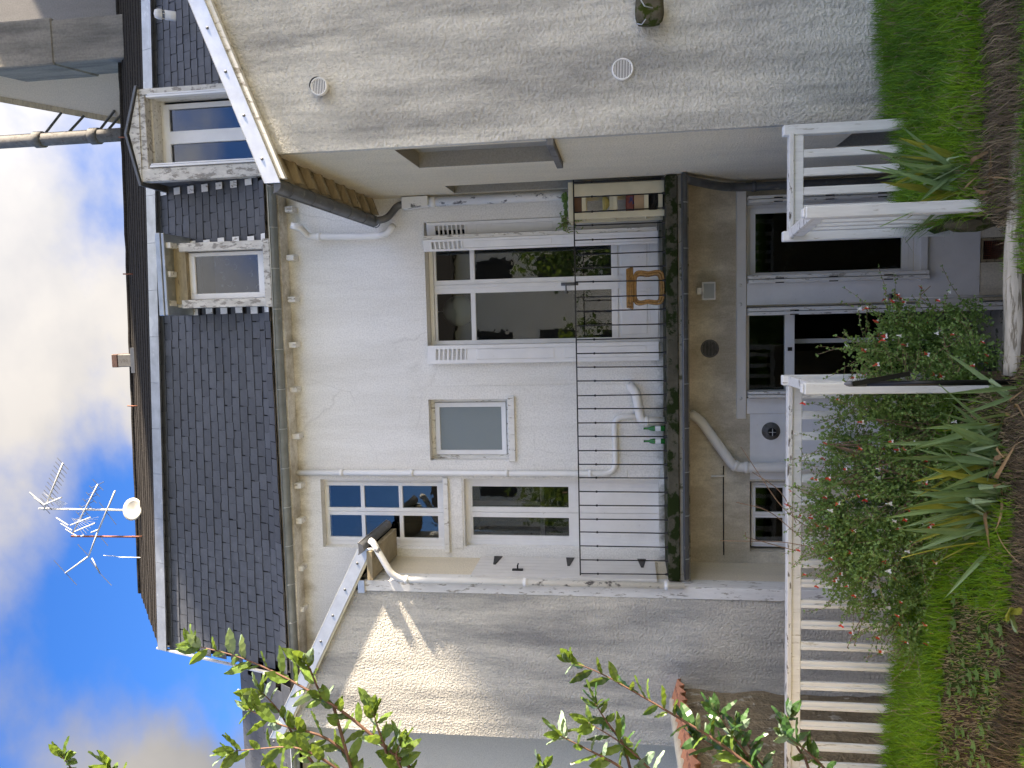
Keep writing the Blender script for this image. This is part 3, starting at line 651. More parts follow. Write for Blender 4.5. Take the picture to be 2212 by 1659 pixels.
pd = MB().prism([(x0-.0, y1d-.01, zl_-.03), (x1, y1d-.01, zr2-.03), (ap.x, y1d-.01, ap.z-.02)], (0, .1, 0)); obj('pediment', pd, M['peel'], dorm)
mb = MB()
for sx_, zz in ((x0-.05, zl_-.035), (x1+.03, zr2-.035)):
    q0 = Vector((ap.x, y1d-.04, ap.z)); q1 = Vector((sx_, y1d-.04, zz)); mb.prism([q0, q1, q1+Vector((0,0,.028)), q0+Vector((0,0,.028))], (0, 1.3, 0))
obj('dormer_roof', mb, M['zincdark'], dorm)
ys = 9.02
obj('reveal', MB().box(xl_i-.036, xl_i-.005, y1d+.121, ys+.05, zbt, zhl).box(xr_i+.004, xr_i+.021, y1d+.121, ys+.05, zbt, zhl).box(xl_i-.0349, xr_i+.0199, y1d+.122, ys+.05, zhl-.02, zhl+.01), M['oldwhite'], dorm)
for xx in (xl_i-.01, xr_i-.005): obj('shutter_rail', MB().box(xx-.011, xx+.011, y1d-.012, y1d+.06, zbt, zhl-.03).box(xx-.012+.03, xx+.03+.003, y1d-.005, y1d+.05, zbt, zhl-.04), M['white_al'], dorm)
fx0, fx1 = xl_i+.02, xr_i-.03; ztp = dP(355, 290, ys).z; xmd = dP(470, 292, ys).x
mb = MB(); mb.box(fx0, fx1, ys, ys+.05, ztp-.075, ztp); mb.box(fx0, fx0+.06, ys+.001, ys+.05, zbt, ztp-.074); mb.box(fx1-.06, fx1, ys+.001, ys+.05, zbt, ztp-.074); mb.box(xmd-.075, xmd+.075, ys-.006, ys+.049, zbt, ztp-.073)
mb.box(fx0-.04, fx1+.04, ys+.03, ys+.06, ztp, zhl); obj('sash', mb, M['white'], dorm, bevel=.004)
for a_, b_ in ((fx0+.06, xmd-.075), (xmd+.075, fx1-.06)): obj('pane', MB().box(a_-.003, b_+.003, ys+.02, ys+.026, zbt, ztp-.07), M['glassd'], dorm)
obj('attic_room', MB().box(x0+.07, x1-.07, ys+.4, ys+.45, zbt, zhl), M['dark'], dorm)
# pale soaker squares down the cheeks of the dormers
def soakers(xe, side, z0, z1, dorm_, odd=0, wide=.085):
    k = 0; rows = [mz(xe, (r-.12)/NR) for r in range(NR)]
    for r in range(odd, NR, 2):
        z = rows[r]
        if not (z0 < z < z1): continue
        p = mansard(xe, max(0, (r-.12)/NR)); q = mansard(xe, max(0, (r+.85)/NR)); nrm = Vector((0, -.96, .27))
        a_ = xe-wide*random.uniform(.85, 1.1) if side < 0 else xe; b_ = xe if side < 0 else xe+wide*random.uniform(.85, 1.1)
        obj('soaker', MB().prism([p+Vector((a_-xe,0,0))+nrm*.050, p+Vector((b_-xe,0,0))+nrm*.050, q+Vector((b_-xe,0,0))+nrm*.040, q+Vector((a_-xe,0,0))+nrm*.040], nrm*-.004), M['oldwhite'], dorm_)
soakers(D1[0], -1, 6.6, 8.15, dorm, 0); soakers(D1[1], 1, 6.6, 8.1, dorm, 0)
# ------------------------------------------------------------------ small flat dormer
y2 = 8.72; x0, x1 = D2; zt2 = Py(372, 595, y2).z
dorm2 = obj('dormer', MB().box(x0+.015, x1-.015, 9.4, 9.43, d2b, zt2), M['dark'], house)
for e in (x0+.015, x1-.05): obj('cheek', MB().box(e, e+.035, y2+.09, 9.399, d2b, zt2), M['oldwhite'], dorm2)
q = B(341, 503, 360, 682, y2-.12)
fl = MB(); fl.box(q[0], q[1], y2-.14, 9.45, q[2]+.045, q[3]); fl.box(q[0]+.004, q[1]-.004, y2-.13, 9.4, q[2]+.002, q[2]+.042); obj('flat_roof', fl, M['zinc'], dorm2, bevel=.006)
for Y in (530, 592, 655): p = Py(368, Y, y2-.04); obj('corbel', MB().box(p.x-.035, p.x+.03, y2-.09, y2+.05, p.z-.03, p.z+.05), M['oldwhite'], dorm2, bevel=.004)
obj('head_board', MB().box(x0+.05, x1-.05, y2+.05, y2+.12, Py(398, 595, y2).z, q[2]+.001), M['wood'], dorm2)
jl, jr = Py(470, 646, y2).x, Py(470, 541, y2).x
obj('jamb', MB().box(x0, jl, y2, y2+.1, d2b, zt2-.10), M['peel'], dorm2, bevel=.006); obj('jamb', MB().box(jr, x1, y2, y2+.1, d2b, zt2-.10), M['peel'], dorm2, bevel=.006)
obj('sill', MB().box(x0-.01, x1+.01, y2-.04, y2+.2, d2b-.01, Py(573, 595, y2).z), M['peel'], dorm2, bevel=.006)
ys2 = 8.84; g = B(422, 552, 558, 633, ys2); mb = MB()
a0, a1, a2, a3 = jl+.005, jr-.005, Py(574, 595, ys2).z, Py(400, 595, ys2).z
mb.box(a0, g[0], ys2, ys2+.05, a2, a3); mb.box(g[1], a1, ys2, ys2+.05, a2, a3); mb.box(g[0]-.001, g[1]+.001, ys2+.001, ys2+.049, g[3], a3); mb.box(g[0]-.001, g[1]+.001, ys2+.001, ys2+.049, a2, g[2]); obj('sash', mb, M['white'], dorm2, bevel=.006)
obj('pane', MB().box(g[0]-.004, g[1]+.004, ys2+.02, ys2+.026, g[2]-.004, g[3]+.004), M['glassd'], dorm2)
zc = Py(460, 592, ys2).z; cu = MB(); cu.box(g[0], g[1], ys2+.045, ys2+.047, g[2], zc)
m, t, b = mat('scroll_net'); t.nodes.remove(b); v = coords(t, (1, 0, 1))
b = nn(t, 'ShaderNodeBsdfDiffuse'); c = (.14, .20, .34)
vo = nn(t, 'ShaderNodeTexVoronoi', Scale=9.5, Randomness=.8); t.links.new(v, vo.inputs['Vector'])
ringm = ramp(t, vo.outputs['Distance'], [(.26, (0,0,0)), (.30, (1,1,1)), (.35, (1,1,1)), (.39, (0,0,0))])
br = ramp(t, noisef(t, v, 14, 2), [(.46, (0,0,0)), (.52, (1,1,1))]); mm = mixc(t, 1.0, ringm, br, 'MULTIPLY')
t.links.new(mixc(t, mm, c, (.7, .75, .8)), b.inputs[0]); t.links.new(b.outputs[0], t.nodes['Material Output'].inputs[0])
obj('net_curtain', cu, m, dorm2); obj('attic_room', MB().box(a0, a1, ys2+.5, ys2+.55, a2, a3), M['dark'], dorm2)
soakers(D2[0], -1, d2b, d2t-.1, dorm2, 0, .075); soakers(D2[1], 1, d2b, d2t-.1, dorm2, 0, .075)

# small things on the roof
pv = Py(362, 33, 8.98); ax = Vector((0, -.55, .8)).normalized()
vb = thing('roof_vent', pv, 'small pale hooded vent pipe sticking out of the slates above the metal verge', 'vent')
obj('pipe', MB().lathe([(.055, -.09), (.055, .03), (.048, .03)], pv, ax, 16), M['pvc'], vb, True)
obj('hood', MB().lathe([(.058, .06), (.060, .10), (.045, .14), (.001, .15)], pv, ax, 16).tube([pv+ax*.02+Vector((.045,0,0)), pv+ax*.08+Vector((.045,0,0))], .006, 5).tube([pv+ax*.02-Vector((.045,0,0)), pv+ax*.08-Vector((.045,0,0))], .006, 5).tube([pv+ax*.02-Vector((0,.03,.03)), pv+ax*.08-Vector((0,.03,.03))], .006, 5), M['pvc'], vb, True)
q = B(250, 765, 290, 792, YRG-.1)
sc_ = thing('small_chimney', ((q[0]+q[1])/2, YRG-.1, q[2]-.1), 'little brick chimney stub with zinc foot on the ridge between the dormers and aerials', 'chimney')
obj('stack', MB().box(q[0], q[1], YRG-.2, YRG+.1, q[2]-.25, q[3]-.10), M['cement'], sc_, bevel=.01); obj('cap', MB().box(q[0]-.005, q[1]+.005, YRG-.205, YRG+.105, q[3]-.10, q[3]), M['brick'], sc_, bevel=.01); obj('zinc_foot', MB().box(q[0]-.09, q[1]+.10, YRG-.26, YRG+.1, q[2]-.2, q[2]-.045), M['zincdark'], sc_)
for Y, lb in ((314, 'rusty ladder hook on the upper roof beside the cement flue'), (597, 'rusty ladder hook on the upper roof above the small flat dormer'), (870, 'rusty ladder hook on the upper roof past the little brick chimney'), (1140, 'rusty ladder hook on the upper roof between the two aerial masts')):
    z_ = up_roof(Py(285, Y, YRG).x, .75); s_ = tag(obj('roof_hook', MB().tube([z_+Vector((0, 0, -.02)), z_+Vector((0, -.03, .05)), z_+Vector((.005, -.03, .14))], .010, 6), M['rust'], None, True), lb, 'hook', 'ladder hooks along the roof')

# ------------------------------------------------------------------ aerials and dish
def AP(zx, zy, y=YRG-.15): return Py(43.9+zx*.1984, 960+zy*.1984, y)
def rod(mb, a, b_, r=.006, n=5): mb.tube([a, b_], r, n)
YA = YRG-.15
p0, p1 = AP(1330, 722), AP(203, 700)
m1 = thing('aerial', (p0.x, YA, p0.z), 'white rooftop aerial mast with one long toothed beam above the round dish', 'aerial')
mb = MB(); rod(mb, p0+Vector((0,0,-.35)), p1, .017, 8); obj('mast', mb, M['aerial'], m1, True)
mb = MB(); rod(mb, AP(255, 715, YA-.03), AP(465, 205, YA-.03), .013, 8); bo = obj('boom', mb, M['aerial'], m1, True)
for k in range(12):
    f_ = k/11; c_ = AP(262+200*f_, 690-480*f_, YA-.03); s_ = 62 if k else 40
    mb = MB(); dd = AP(500, 560, YA-.03)-AP(440, 497, YA-.03); dd = dd.normalized()*.13; rod(mb, c_-dd, c_+dd, .005); obj('element', mb, M['zincdark'], bo)
mb = MB()
for a_, b_ in (((100,522),(255,655)), ((150,580),(262,660)), ((265,655),(450,578))): rod(mb, AP(*a_, YA-.05), AP(*b_, YA-.05), .012, 6)
for a_ in range(6): rod(mb, AP(250+a_*8, 520+a_*8, YA), AP(440+a_*14, 690-a_*9, YA), .003, 4)
obj('reflector', mb, M['aerial'], m1)
dc = AP(1225, 706, YA-.25); n_ = Vector((.25, -1, .12)).normalized()
dish = tag(obj('satellite_dish', MB().lathe([(.001, .05), (.07, .045), (.13, .025), (.17, 0), (.172, -.012), (.12, .012), (.001, .035)], dc, -n_, 28).tube([dc-n_*.04, (p0.x, YA, dc.z)], .018, 6), M['dish'], None, True), 'round white satellite dish at the foot of the white aerial mast', 'dish')
p0, p1 = AP(1330, 1005), AP(555, 1000)
m2 = thing('aerial', (p0.x, YA, p0.z), 'rusty rooftop aerial mast carrying two crossed white booms', 'aerial')
mb = MB(); rod(mb, p0+Vector((0,0,-.35)), p1, .016, 8); obj('mast', mb, M['rust'], m2, True)
mb = MB(); rod(mb, AP(570, 965, YA-.03), AP(845, 435, YA-.03), .012, 8); bo = obj('boom', mb, M['aerial'], m2, True)
for k in range(6):
    c_ = AP(660+37*k, 790-70*k, YA-.03)
    for sgn in (1, .25):
        dd = (AP(560, 560, YA-.03)-AP(500, 497 if sgn == 1 else 590, YA-.03)).normalized()*.12; mb = MB(); rod(mb, c_-dd, c_+dd, .005); obj('element', mb, M['zincdark'], bo)
mb = MB()
for a_, b_ in (((390,798),(520,880)), ((440,860),(560,935)), ((492,922),(612,998)), ((545,880),(768,793)), ((660,1000),(695,988)), ((590,950),(815,857))): rod(mb, AP(*a_, YA-.05), AP(*b_, YA-.05), .011, 6)
for k in range(8): rod(mb, AP(560+k*16, 800+k*4, YA+.1), AP(700+k*22, 1000-k*30, YA+.1), .003, 4)
obj('reflector', mb, M['aerial'], m2)
mb = MB(); rod(mb, AP(1032, 505, YA-.06), AP(840, 960, YA-.06), .013, 8); rod(mb, AP(840, 960, YA-.06), AP(742, 1222, YA-.06), .012, 8); rod(mb, AP(735, 1225, YA-.06), AP(490, 1402, YA-.06), .013, 6); rod(mb, AP(780, 1238, YA-.06), AP(865, 1402, YA-.06), .010, 6); rod(mb, AP(770, 960, YA-.06), AP(850, 928, YA-.06), .011, 6)
obj('boom', mb, M['aerial'], m2, True)
for a_, b_ in (((860,632),(1045,876)), ((365,1262),(615,1532)), ((865,1402),(993,1536)), ((625,1088),(735,1205)), ((880,1015),(953,1103)), ((760,1265),(852,1380))):
    mb = MB(); rod(mb, AP(*a_, YA-.06), AP(*b_, YA-.06), .005); obj('element', mb, M['zincdark'], m2)
tag(obj('cable', MB().tube([AP(905, 1210), AP(1010, 1215), AP(1080, 1228), AP(1310, 1233)], .006, 5), M['aerial']), 'stiff white cable standing up from the ridge beside the rusty aerial', 'cable')

# ================================================================== balcony
bal = thing('balcony', (-.7, 8.65, ZB), 'mossy concrete balcony with thin black iron railing along the first floor', 'balcony')
YBf = 8.30
obj('slab', MB().box(XL+.01, XR-.01, YBf-.03, YF-.002, ZB-.125, ZB), M['moss'], bal, bevel=.012)
mb = MB().box(XL+.01, XR-.01, YBf+.002, YBf+.03, ZB-.235, ZB-.126); obj('fascia', mb, M['slabc'], bal)
zgb = Py(1486, 800, 8.24).z
gt = obj('gutter', MB().trough((XR-.01, 8.235, zgb+.045), (XL+.06, 8.235, zgb+.045), .05), M['zincdark'], bal, True)
for k in range(9): x = XR-.3-.46*k; obj('gutter_bracket', MB().tube([(x, 8.235+.053*math.cos(a_), zgb+.045-.053*math.sin(a_)) for a_ in [math.pi*q_/8 for q_ in range(9)]], .006, 5), M['zinc'], gt)
zrt = 2.905; nb = 29; xa, xb = 1.392, -2.755
obj('top_rail', MB().box(xb-.03, xa+.03, YBf-.002, YBf+.022, zrt-.007, zrt+.006), M['iron'], bal, bevel=.002)
bars = MB().tube([(0, 0, 0), (0, 0, zrt-ZB-.006)], .0065, 8).lathe([(.0066,.735), (.012,.742), (.012,.752), (.0066,.760)], (0,0,0), (0,0,1), 10).lathe([(.014, 0), (.015, .01), (.009, .035), (.0066, .04)], (0,0,0), (0,0,1), 8)
bme = bars.mesh('baluster', True); bme.materials.append(M['iron'])
for k in range(nb):
    x = xa+(xb-xa)*k/(nb-1); put('baluster', bme, (), bal, (x+random.uniform(-.003,.003), YBf+.01, ZB-.002), Quaternion((0,1,0), R_(random.gauss(0,.35))))
# wall stains at the balcony foot
for x0, x1 in ((-2.6, -1.9), (-1.75, -1.2), (-1.1, -.45)):
    pass
# --- shelf unit
def SP(zx, zy, y): return Py(1152+zx*.16136, 329.2+zy*.16136, y)
ysf = 8.47; ysb = 8.80
shf = thing('shelf_unit', (1.0, 8.6, ZB), 'cream painted wooden shelf unit of pots and boxes at the balcony corner', 'shelf')
xr_, xl2 = SP(1100, 400, ysf).x, SP(1100, 875, ysf).x; ztp2 = SP(495, 690, ysf).z
xri, xli = SP(1100, 570, ysf).x, SP(1100, 790, ysf).x
for a_, b_, y_ in ((xri, xr_, ysf), (xl2, xli, ysf), (xri, xr_, ysb), (xl2, xli, ysb)): obj('post', MB().box(a_, b_, y_, y_+.03, ZB, ztp2-.03), M['cream'], shf, bevel=.003)
obj('top', MB().box(xl2-.02, xr_+.02, ysf-.02, ysb+.05, ztp2-.03, ztp2+.02), M['cream'], shf, bevel=.003)
shz = []
for zx in (675, 1095, 1515, 1705):
    z_ = SP(zx, 690, ysf).z; shz.append(z_)
    for y_ in (ysf+.031, ysb-.032): obj('rail', MB().box(xl2+.01, xr_-.01, y_, y_+.022, z_-.022, z_+.022), M['cream'], shf)
    mb = MB()
    obj('shelf_board', MB().box(xl2+.012, xr_-.012, ysf+.054, ysb-.033, z_-.006, z_+.008), M['cream'], shf)
tag(obj('planter', MB().box(xl2+.06, xr_-.08, ysf+.07, ysb-.05, shz[0]+.009, ztp2-.035), M['pot'], None, bevel=.008), 'brown planter box on the top shelf of the cream shelf unit', 'planter')
tag(obj('bowl', MB().lathe([(.03,0),(.075,.035),(.09,.075),(.083,.075),(.068,.035),(.02,.008)], ((xri+xr_)/2-.12, ysf+.17, shz[1]+.06), (0,0,1), 20), M['yellow'], None, True), 'yellow bowl on the second shelf of the cream shelf unit', 'bowl')
tag(obj('wooden_block', MB().box((xri+xr_)/2-.20, (xri+xr_)/2-.03, ysf+.1, ysf+.24, shz[1]+.009, shz[1]+.06), M['cream'], None, bevel=.003), 'cream wooden block under the yellow bowl', 'block')
tag(obj('cardboard_box', MB().box(xl2+.03, xr_-.06, ysf+.07, ysb-.07, shz[2]+.009, shz[2]+.125), M['card'], None, bevel=.004), 'flat brown cardboard box on the third shelf of the cream unit', 'box')
tag(obj('snack_packet', MB().box(xl2+.02, xr_-.10, ysf+.075, ysf+.22, shz[2]+.126, shz[2]+.215), M['red'], None, bevel=.012), 'red and dark blue packet lying on the cardboard box', 'packet')
mb = MB(); bm_ = bmesh.new(); bmesh.ops.create_icosphere(bm_, subdivisions=3, radius=.1)
for v in bm_.verts: v.co = Vector((v.co.x*1.3, v.co.y*1.1, v.co.z*.62))*(1+.25*noise.noise(v.co*14)); 
for v in bm_.verts: v.co += Vector(((xl2+xr_)/2, (ysf+ysb)/2, shz[3]+.075))
me = bpy.data.meshes.new('bin_bag'); bm_.to_mesh(me); bm_.free(); tag(put('bin_bag', me, M['bag']), 'crumpled black plastic bag on the lowest shelf', 'bag')
# succulents on top
def rosette(name, c, r, n, label, m_=M['succ']):
    t_ = thing(name, c, label, 'succulent', 'succulents on the shelf unit'); lf = MB()
    lf.prism([(0,-.006,0), (.012,-.006,.02), (.008,-.004,.045), (0,0,.052), (-.008,-.004,.045), (-.012,-.006,.02)], (0,.007,0)); me = lf.mesh('leaf'); me.materials.append(m_)
    for k in range(n):
        q = Quaternion((0,0,1), k*2.4) @ Quaternion((1,0,0), R_(20+60*(k/n)**.7)); o = put('leaf', me, (), t_, Vector(c)+Vector((0,0,.015)), q); o.scale = (r/.05,)*3
    return t_
tz = ztp2+.021
for i, (zx, zy, r, lb) in enumerate(((380, 610, .07, 'large pale green rosette succulent at the wall end of the shelf top'), (400, 720, .05, 'middle rosette succulent on the cream shelf top'), (410, 810, .045, 'small rosette succulent on the cream shelf top'))):
    p = SP(440, zy, ysf+.10); rosette('succulent', (p.x, p.y, tz), r, 26, lb)
def trail(c, n, m_, label):
    t_ = thing('trailing_plant', c, label, 'plant'); mb = MB(); lv = MB(); rr = random.Random(4)
    for k in range(n):
        a_ = rr.uniform(0, 6.28); p = Vector(c)+Vector((rr.uniform(-.03,.03), rr.uniform(-.03,.03), .01)); pts = [p]; dn = rr.uniform(.03, .26)
        for s_ in range(6): pts.append(pts[-1]+Vector((math.cos(a_)*.022*(1-s_*.1), -abs(math.sin(a_))*.02, .03-dn*s_*.09)))
        mb.tube(pts, .002, 4)
        for q in pts[1:]:
            for _ in range(2):
                u = Vector((rr.gauss(0,1), rr.gauss(0,1), rr.gauss(0,1))).normalized()*.016; w_ = u.orthogonal()*.45; q2 = q+u*.5; lv.face([q2-u, q2-w_, q2+u, q2+w_])
    obj('stems', mb, M['twig'], t_); obj('foliage', lv, M['salvia'], t_)['kind'] = 'stuff'
p = SP(470, 960, ysf+.1); trail((xl2-.015, ysf+.12, tz), 26, M['salvia'], 'thin trailing plant hanging off the door end of the shelf unit')
# --- rattan stool
st0, st1 = Py(1400, 663, 8.52).x, Py(1400, 580, 8.52).x; zs_ = ZB+.385
stl = thing('rattan_stool', ((st0+st1)/2, 8.6, ZB), 'low rattan stool with looped bamboo sides standing on the balcony', 'stool')
for y_ in (8.46, 8.76):
    for inset in (0, .028):
        x0, x1 = st0+.015+inset, st1-.015-inset; zt_, zb_ = zs_-.06-inset*.6, ZB+.014+inset*.8
        pts = []
        for a_ in range(0, 33):
            th = 2*math.pi*a_/32; cx = math.cos(th); sy = math.sin(th)
            k = .24
            u = math.copysign(abs(cx)**.45, cx); v = math.copysign(abs(sy)**.45, sy)
            waist = 1-.16*(1-abs(v))
            pts.append(((x0+x1)/2+(x1-x0)/2*u*waist, y_, (zt_+zb_)/2+(zt_-zb_)/2*v))
        obj('side_loop', MB().tube(pts, .0125, 8, cap=False), M['rattan'], stl, True)
for k in range(4):
    z_ = zs_-.045+k*.0175; e = .006*k
    obj('seat_hoop', MB().tube([(st0+e, 8.44, z_), (st1-e, 8.44, z_), (st1-e+.012, 8.455, z_), (st1-e+.012, 8.765, z_), (st1-e, 8.78, z_), (st0+e, 8.78, z_), (st0+e-.012, 8.765, z_), (st0+e-.012, 8.455, z_), (st0+e, 8.44, z_)], .011, 7, cap=False), M['rattan'], stl, True)
obj('seat', MB().box(st0+.005, st1-.005, 8.45, 8.77, zs_+.002, zs_+.012), M['rattan'], stl)
for x in (st0+.07, st1-.07): obj('stretcher', MB().tube([(x, 8.46, ZB+.2), (x, 8.76, ZB+.2)], .011, 7), M['rattan'], stl, True)
# --- bottles
for Y, lb in ((925.5, 'green beer bottle with white label beside the thick drain elbow on the balcony'), (953, 'green beer bottle standing apart under the thin drain pipe on the balcony')):
    p = Py(1425, Y, 8.78); bt = thing('bottle', (p.x, 8.78, ZB), lb, 'bottle', 'bottles on the balcony')
    obj('glass', MB().lathe([(.001,.0), (.028,.0), (.030,.006), (.030,.125), (.024,.155), (.013,.178), (.012,.222), (.0135,.224), (.0135,.232), (.001,.233)], (p.x, 8.78, ZB+.0), (0,0,1), 18), M['bottle'], bt, True)
    obj('label', MB().lathe([(.0306,.045), (.0306,.105)], (p.x, 8.78, ZB), (0,0,1), 18), M['label'], bt, True)

# ================================================================== pipes on the facade
def pipe(name, pts, r, m_, label, cat='pipe', collars=(), n=12):
    t_ = thing(name, pts[-1], label, cat); obj('tube', MB().tube(pts, r, n), m_, t_, True)
    for p, ax_ in collars:
        obj('collar', MB().lathe([(r+.001,-.022), (r+.010,-.020), (r+.010,.020), (r+.001,.022)], p, ax_, n), m_, t_, True)
    return t_
def bend(pts, k=5):                          # rounds the corners of a polyline
    pts = [Vector(p) for p in pts]; out = [pts[0]]
    for i in range(1, len(pts)-1):
        a, b_, c_ = pts[i-1], pts[i], pts[i+1]; l = min((a-b_).length, (c_-b_).length)*.45; l = min(l, .16)
        s, e = b_+(a-b_).normalized()*l, b_+(c_-b_).normalized()*l
        for j in range(k+1): tt = j/k; out.append(s*(1-tt)**2+b_*2*tt*(1-tt)+e*tt*tt)
    out.append(pts[-1]); return out
yp = 8.95; px_ = Py(900, 1022, yp).x
zP = lambda X, Y: Py(X, Y, yp).z
pipe('downpipe', bend([(px_, yp, 6.38), (px_, yp, zP(1331, 1025)), (Py(1331, 900, yp).x, yp, zP(1327, 900)), (Py(1331, 900, yp).x, yp, zP(1378, 900))]), .033, M['pvc'], 'slim white waste pipe running down the facade and turning along above the bottles', 'pipe', [((px_, yp, zP(X, 1022)), (0,0,1)) for X in (738, 890, 1095, 1275)])
e0 = Py(1364, 836, 8.9); e1 = Py(1383, 905, 8.85)
pipe('drain_elbow', bend([(e0.x, 9.0, e0.z), (e0.x, 8.86, e0.z), (e0.x-.05, 8.85, e0.z-.05), (e1.x+.02, 8.85, e1.z), (e1.x-.02, 8.85, e1.z-.03), (e1.x-.03, 8.85, ZB)]), .052, M['pvc'], 'thick white toilet drain elbow leaving the wall above the balcony floor', 'pipe', [((e1.x-.028, 8.85, ZB+.19), (0,0,1)), ((e1.x+.12, 8.85, (e0.z+e1.z)/2-.035), (1,0,.2))])
# eave pipe that drops into the wing's gutter
pe = [Py(628, 487, 8.74), Py(650, 492, 8.78), Py(664, 510, 8.9), Py(700, 512, 8.92), Py(815, 511, 8.92), Py(838, 503, 8.9), Py(850, 487, 8.85)]
pipe('downpipe', bend(pe, 4), .038, M['pvc'], 'short white downpipe from the eave gutter to the hopper', 'pipe', [(Py(690, 512, 8.92), (0,0,1))])
# hopper and peeling pipe in the right corner
hp = B(874, 430, 910, 465, 8.9); hq = thing('downpipe', (hp[1]-.06, 8.92, ZB), 'white downpipe with flaking paint and box hopper in the corner beside the shutters', 'pipe')
xq = XR-.075
obj('hopper', MB().prism([(XR-.145, 8.84, hp[3]-.06), (XR-.145, 8.84, hp[3]+.02), (XR-.01, 8.84, hp[3]+.02), (XR-.01, 8.84, hp[2]-.09), (XR-.12, 8.84, hp[2]-.09)], (0, .14, 0)), M['peelpipe'], hq, bevel=.006)
obj('tube', MB().tube([(xq, 8.91, hp[2]-.08), (xq, 8.91, ZB)], .05, 14), M['peelpipe'], hq, True)
obj('collar', MB().lathe([(.051,-.03), (.060,-.025), (.060,.025), (.051,.03)], (xq, 8.91, hp[2]-.14), (0,0,1), 14), M['peelpipe'], hq, True)
# big drain under the balcony
yb_ = 8.90; P_ = lambda X, Y: Py(X, Y, yb_)
pipe('drain_pipe', bend([P_(1490, 893), P_(1513, 908), P_(1585, 1008), P_(1610, 1010), (P_(1610, 1010).x, yb_, ZY)], 4), .055, M['pvc'], 'fat grey white drain pipe angling down under the balcony', 'pipe', [(P_(1588, 1006), Vector((-.4,0,-.6))), ((P_(1610, 1010).x, yb_, P_(1612, 1010).z), (0,0,1))], 14)
pipe('pipe_stub', [Py(1536, 1029, 8.97), Py(1564, 1028, 8.97)], .012, M['pvc'], 'short white pipe stub on the lower wall beside the drain pipe', 'pipe')
# dark zinc elbow and downpipe, lower right corner
pipe('downpipe', bend([(XR-.06, 8.25, zgb+.02), (XR-.07, 8.3, zgb-.03), (XR-.09, 8.62, Py(1545, 405, 8.7).z), (XR-.075, 8.88, Py(1560, 395, 8.9).z-.12), (XR-.075, 8.88, ZY)], 4), .045, M['zincdark'], 'dark zinc downpipe under the balcony in the corner by the lower window', 'pipe', [((XR-.075, 8.88, 1.0), (0,0,1))])
# left wing downpipe
yl = YL-.07; lp = [Py(800, 1168, 8.06), Py(806, 1172, 8.04), Py(815, 1188, 8.03), Py(845, 1240, 8.04), (Py(862, 1251, yl).x, yl, Py(866, 1251, yl).z), (Py(862, 1251, yl).x, yl, Py(1478, 1258, yl).z)]
pxl = Py(862, 1251, yl).x
pipe('downpipe', bend(lp, 4), .036, M['peelpipe'], 'white downpipe with scuffed paint on the corner of the left wing', 'pipe', [((pxl, yl, Py(X, 1252, yl).z), (0,0,1)) for X in (879, 1135, 1440)])

# ================================================================== fittings on the lower wall
p = Py(1530, 628, 8.86); fl_ = thing('floodlight', (p.x, 8.86, p.z), 'square white floodlight mounted on the wall above the lintel', 'floodlight')
q = B(1516, 609, 1546, 648, 8.84); obj('housing', MB().prism([(q[0], 8.84, q[2]), (q[1], 8.84, q[2]), (q[1], 8.81, q[3]), (q[0], 8.81, q[3])], (0, .05, 0)), M['white_al'], fl_, bevel=.006)
obj('glass', MB().prism([(q[0]+.018, 8.836, q[2]+.016), (q[1]-.018, 8.836, q[2]+.016), (q[1]-.018, 8.81, q[3]-.016), (q[0]+.018, 8.81, q[3]-.016)], (0, -.006, 0)), M['lampglass'], fl_)
obj('bracket', MB().box(p.x-.035, p.x+.035, 8.87, 9.0, q[3]-.03, q[3]+.045), M['white_al'], fl_)
def vent(name, X, Y, r, y, nrm, m_, label, n_s=12, cowl=0, dark=M['dark'], vert=True):
    c = Py(X, Y, y); t_ = thing(name, c, label, 'vent'); nrm = Vector(nrm)
    obj('rim', MB().lathe([(r, .0), (r, .012+cowl), (r*.96, .020+cowl), (r*.86, .020+cowl), (r*.84, .010+cowl), (r*.84, .004)], c, nrm, 32), m_, t_, True)
    obj('back', MB().lathe([(r*.85, .003), (.001, .003)], c, nrm, 24), dark, t_)
    for k in range(n_s):
        u = -r*.84+(k+.5)*2*r*.84/n_s; hl = math.sqrt(max(0, (r*.85)**2-u*u))
        mb = MB(); wd = r*.84/n_s*.95
        if vert: mb.box(c.x-hl, c.x+hl, y-.014-cowl, y-.006-cowl, c.z+u-wd/2, c.z+u+wd/2)
        else: mb.box(c.x+u-wd/2, c.x+u+wd/2, y-.014-cowl, y-.006-cowl, c.z-hl, c.z+hl)
        obj('slat', mb, m_, t_)
    return t_
rr_ = lambda px, y: px*y/FPX
vent('wall_vent', 1533, 753, rr_(18, YF)*1.05, YF, (0,-1,0), M['cement'], 'dark sooty round vent in the wall above the door lintel', 11)
c = Py(1665, 931, YF); fe = thing('flue_outlet', c, 'round grey flue outlet with dark core on the wall above the salvia bush', 'flue')
obj('plate', MB().lathe([(.100,0), (.100,.012), (.060,.03), (.058,.05), (.001,.05)], c, (0,-1,0), 28), M['cement'], fe, True)
obj('core', MB().lathe([(.044,.04), (.044,.10), (.036,.10), (.036,.052), (.001,.052)], c, (0,-1,0), 24), M['black'], fe, True)
obj('cage', MB().tube([c+Vector((-.04,-.105,0)), c+Vector((.04,-.105,0))], .004, 5).tube([c+Vector((0,-.105,-.04)), c+Vector((0,-.105,.04))], .004, 5), M['zinc'], fe)
q = B(1920, 634, 1938, 648, YF-.03); sb = thing('switch_box', (q[0], YF, q[2]), 'small grey switch box with conduit between the lower window and the door', 'switch')
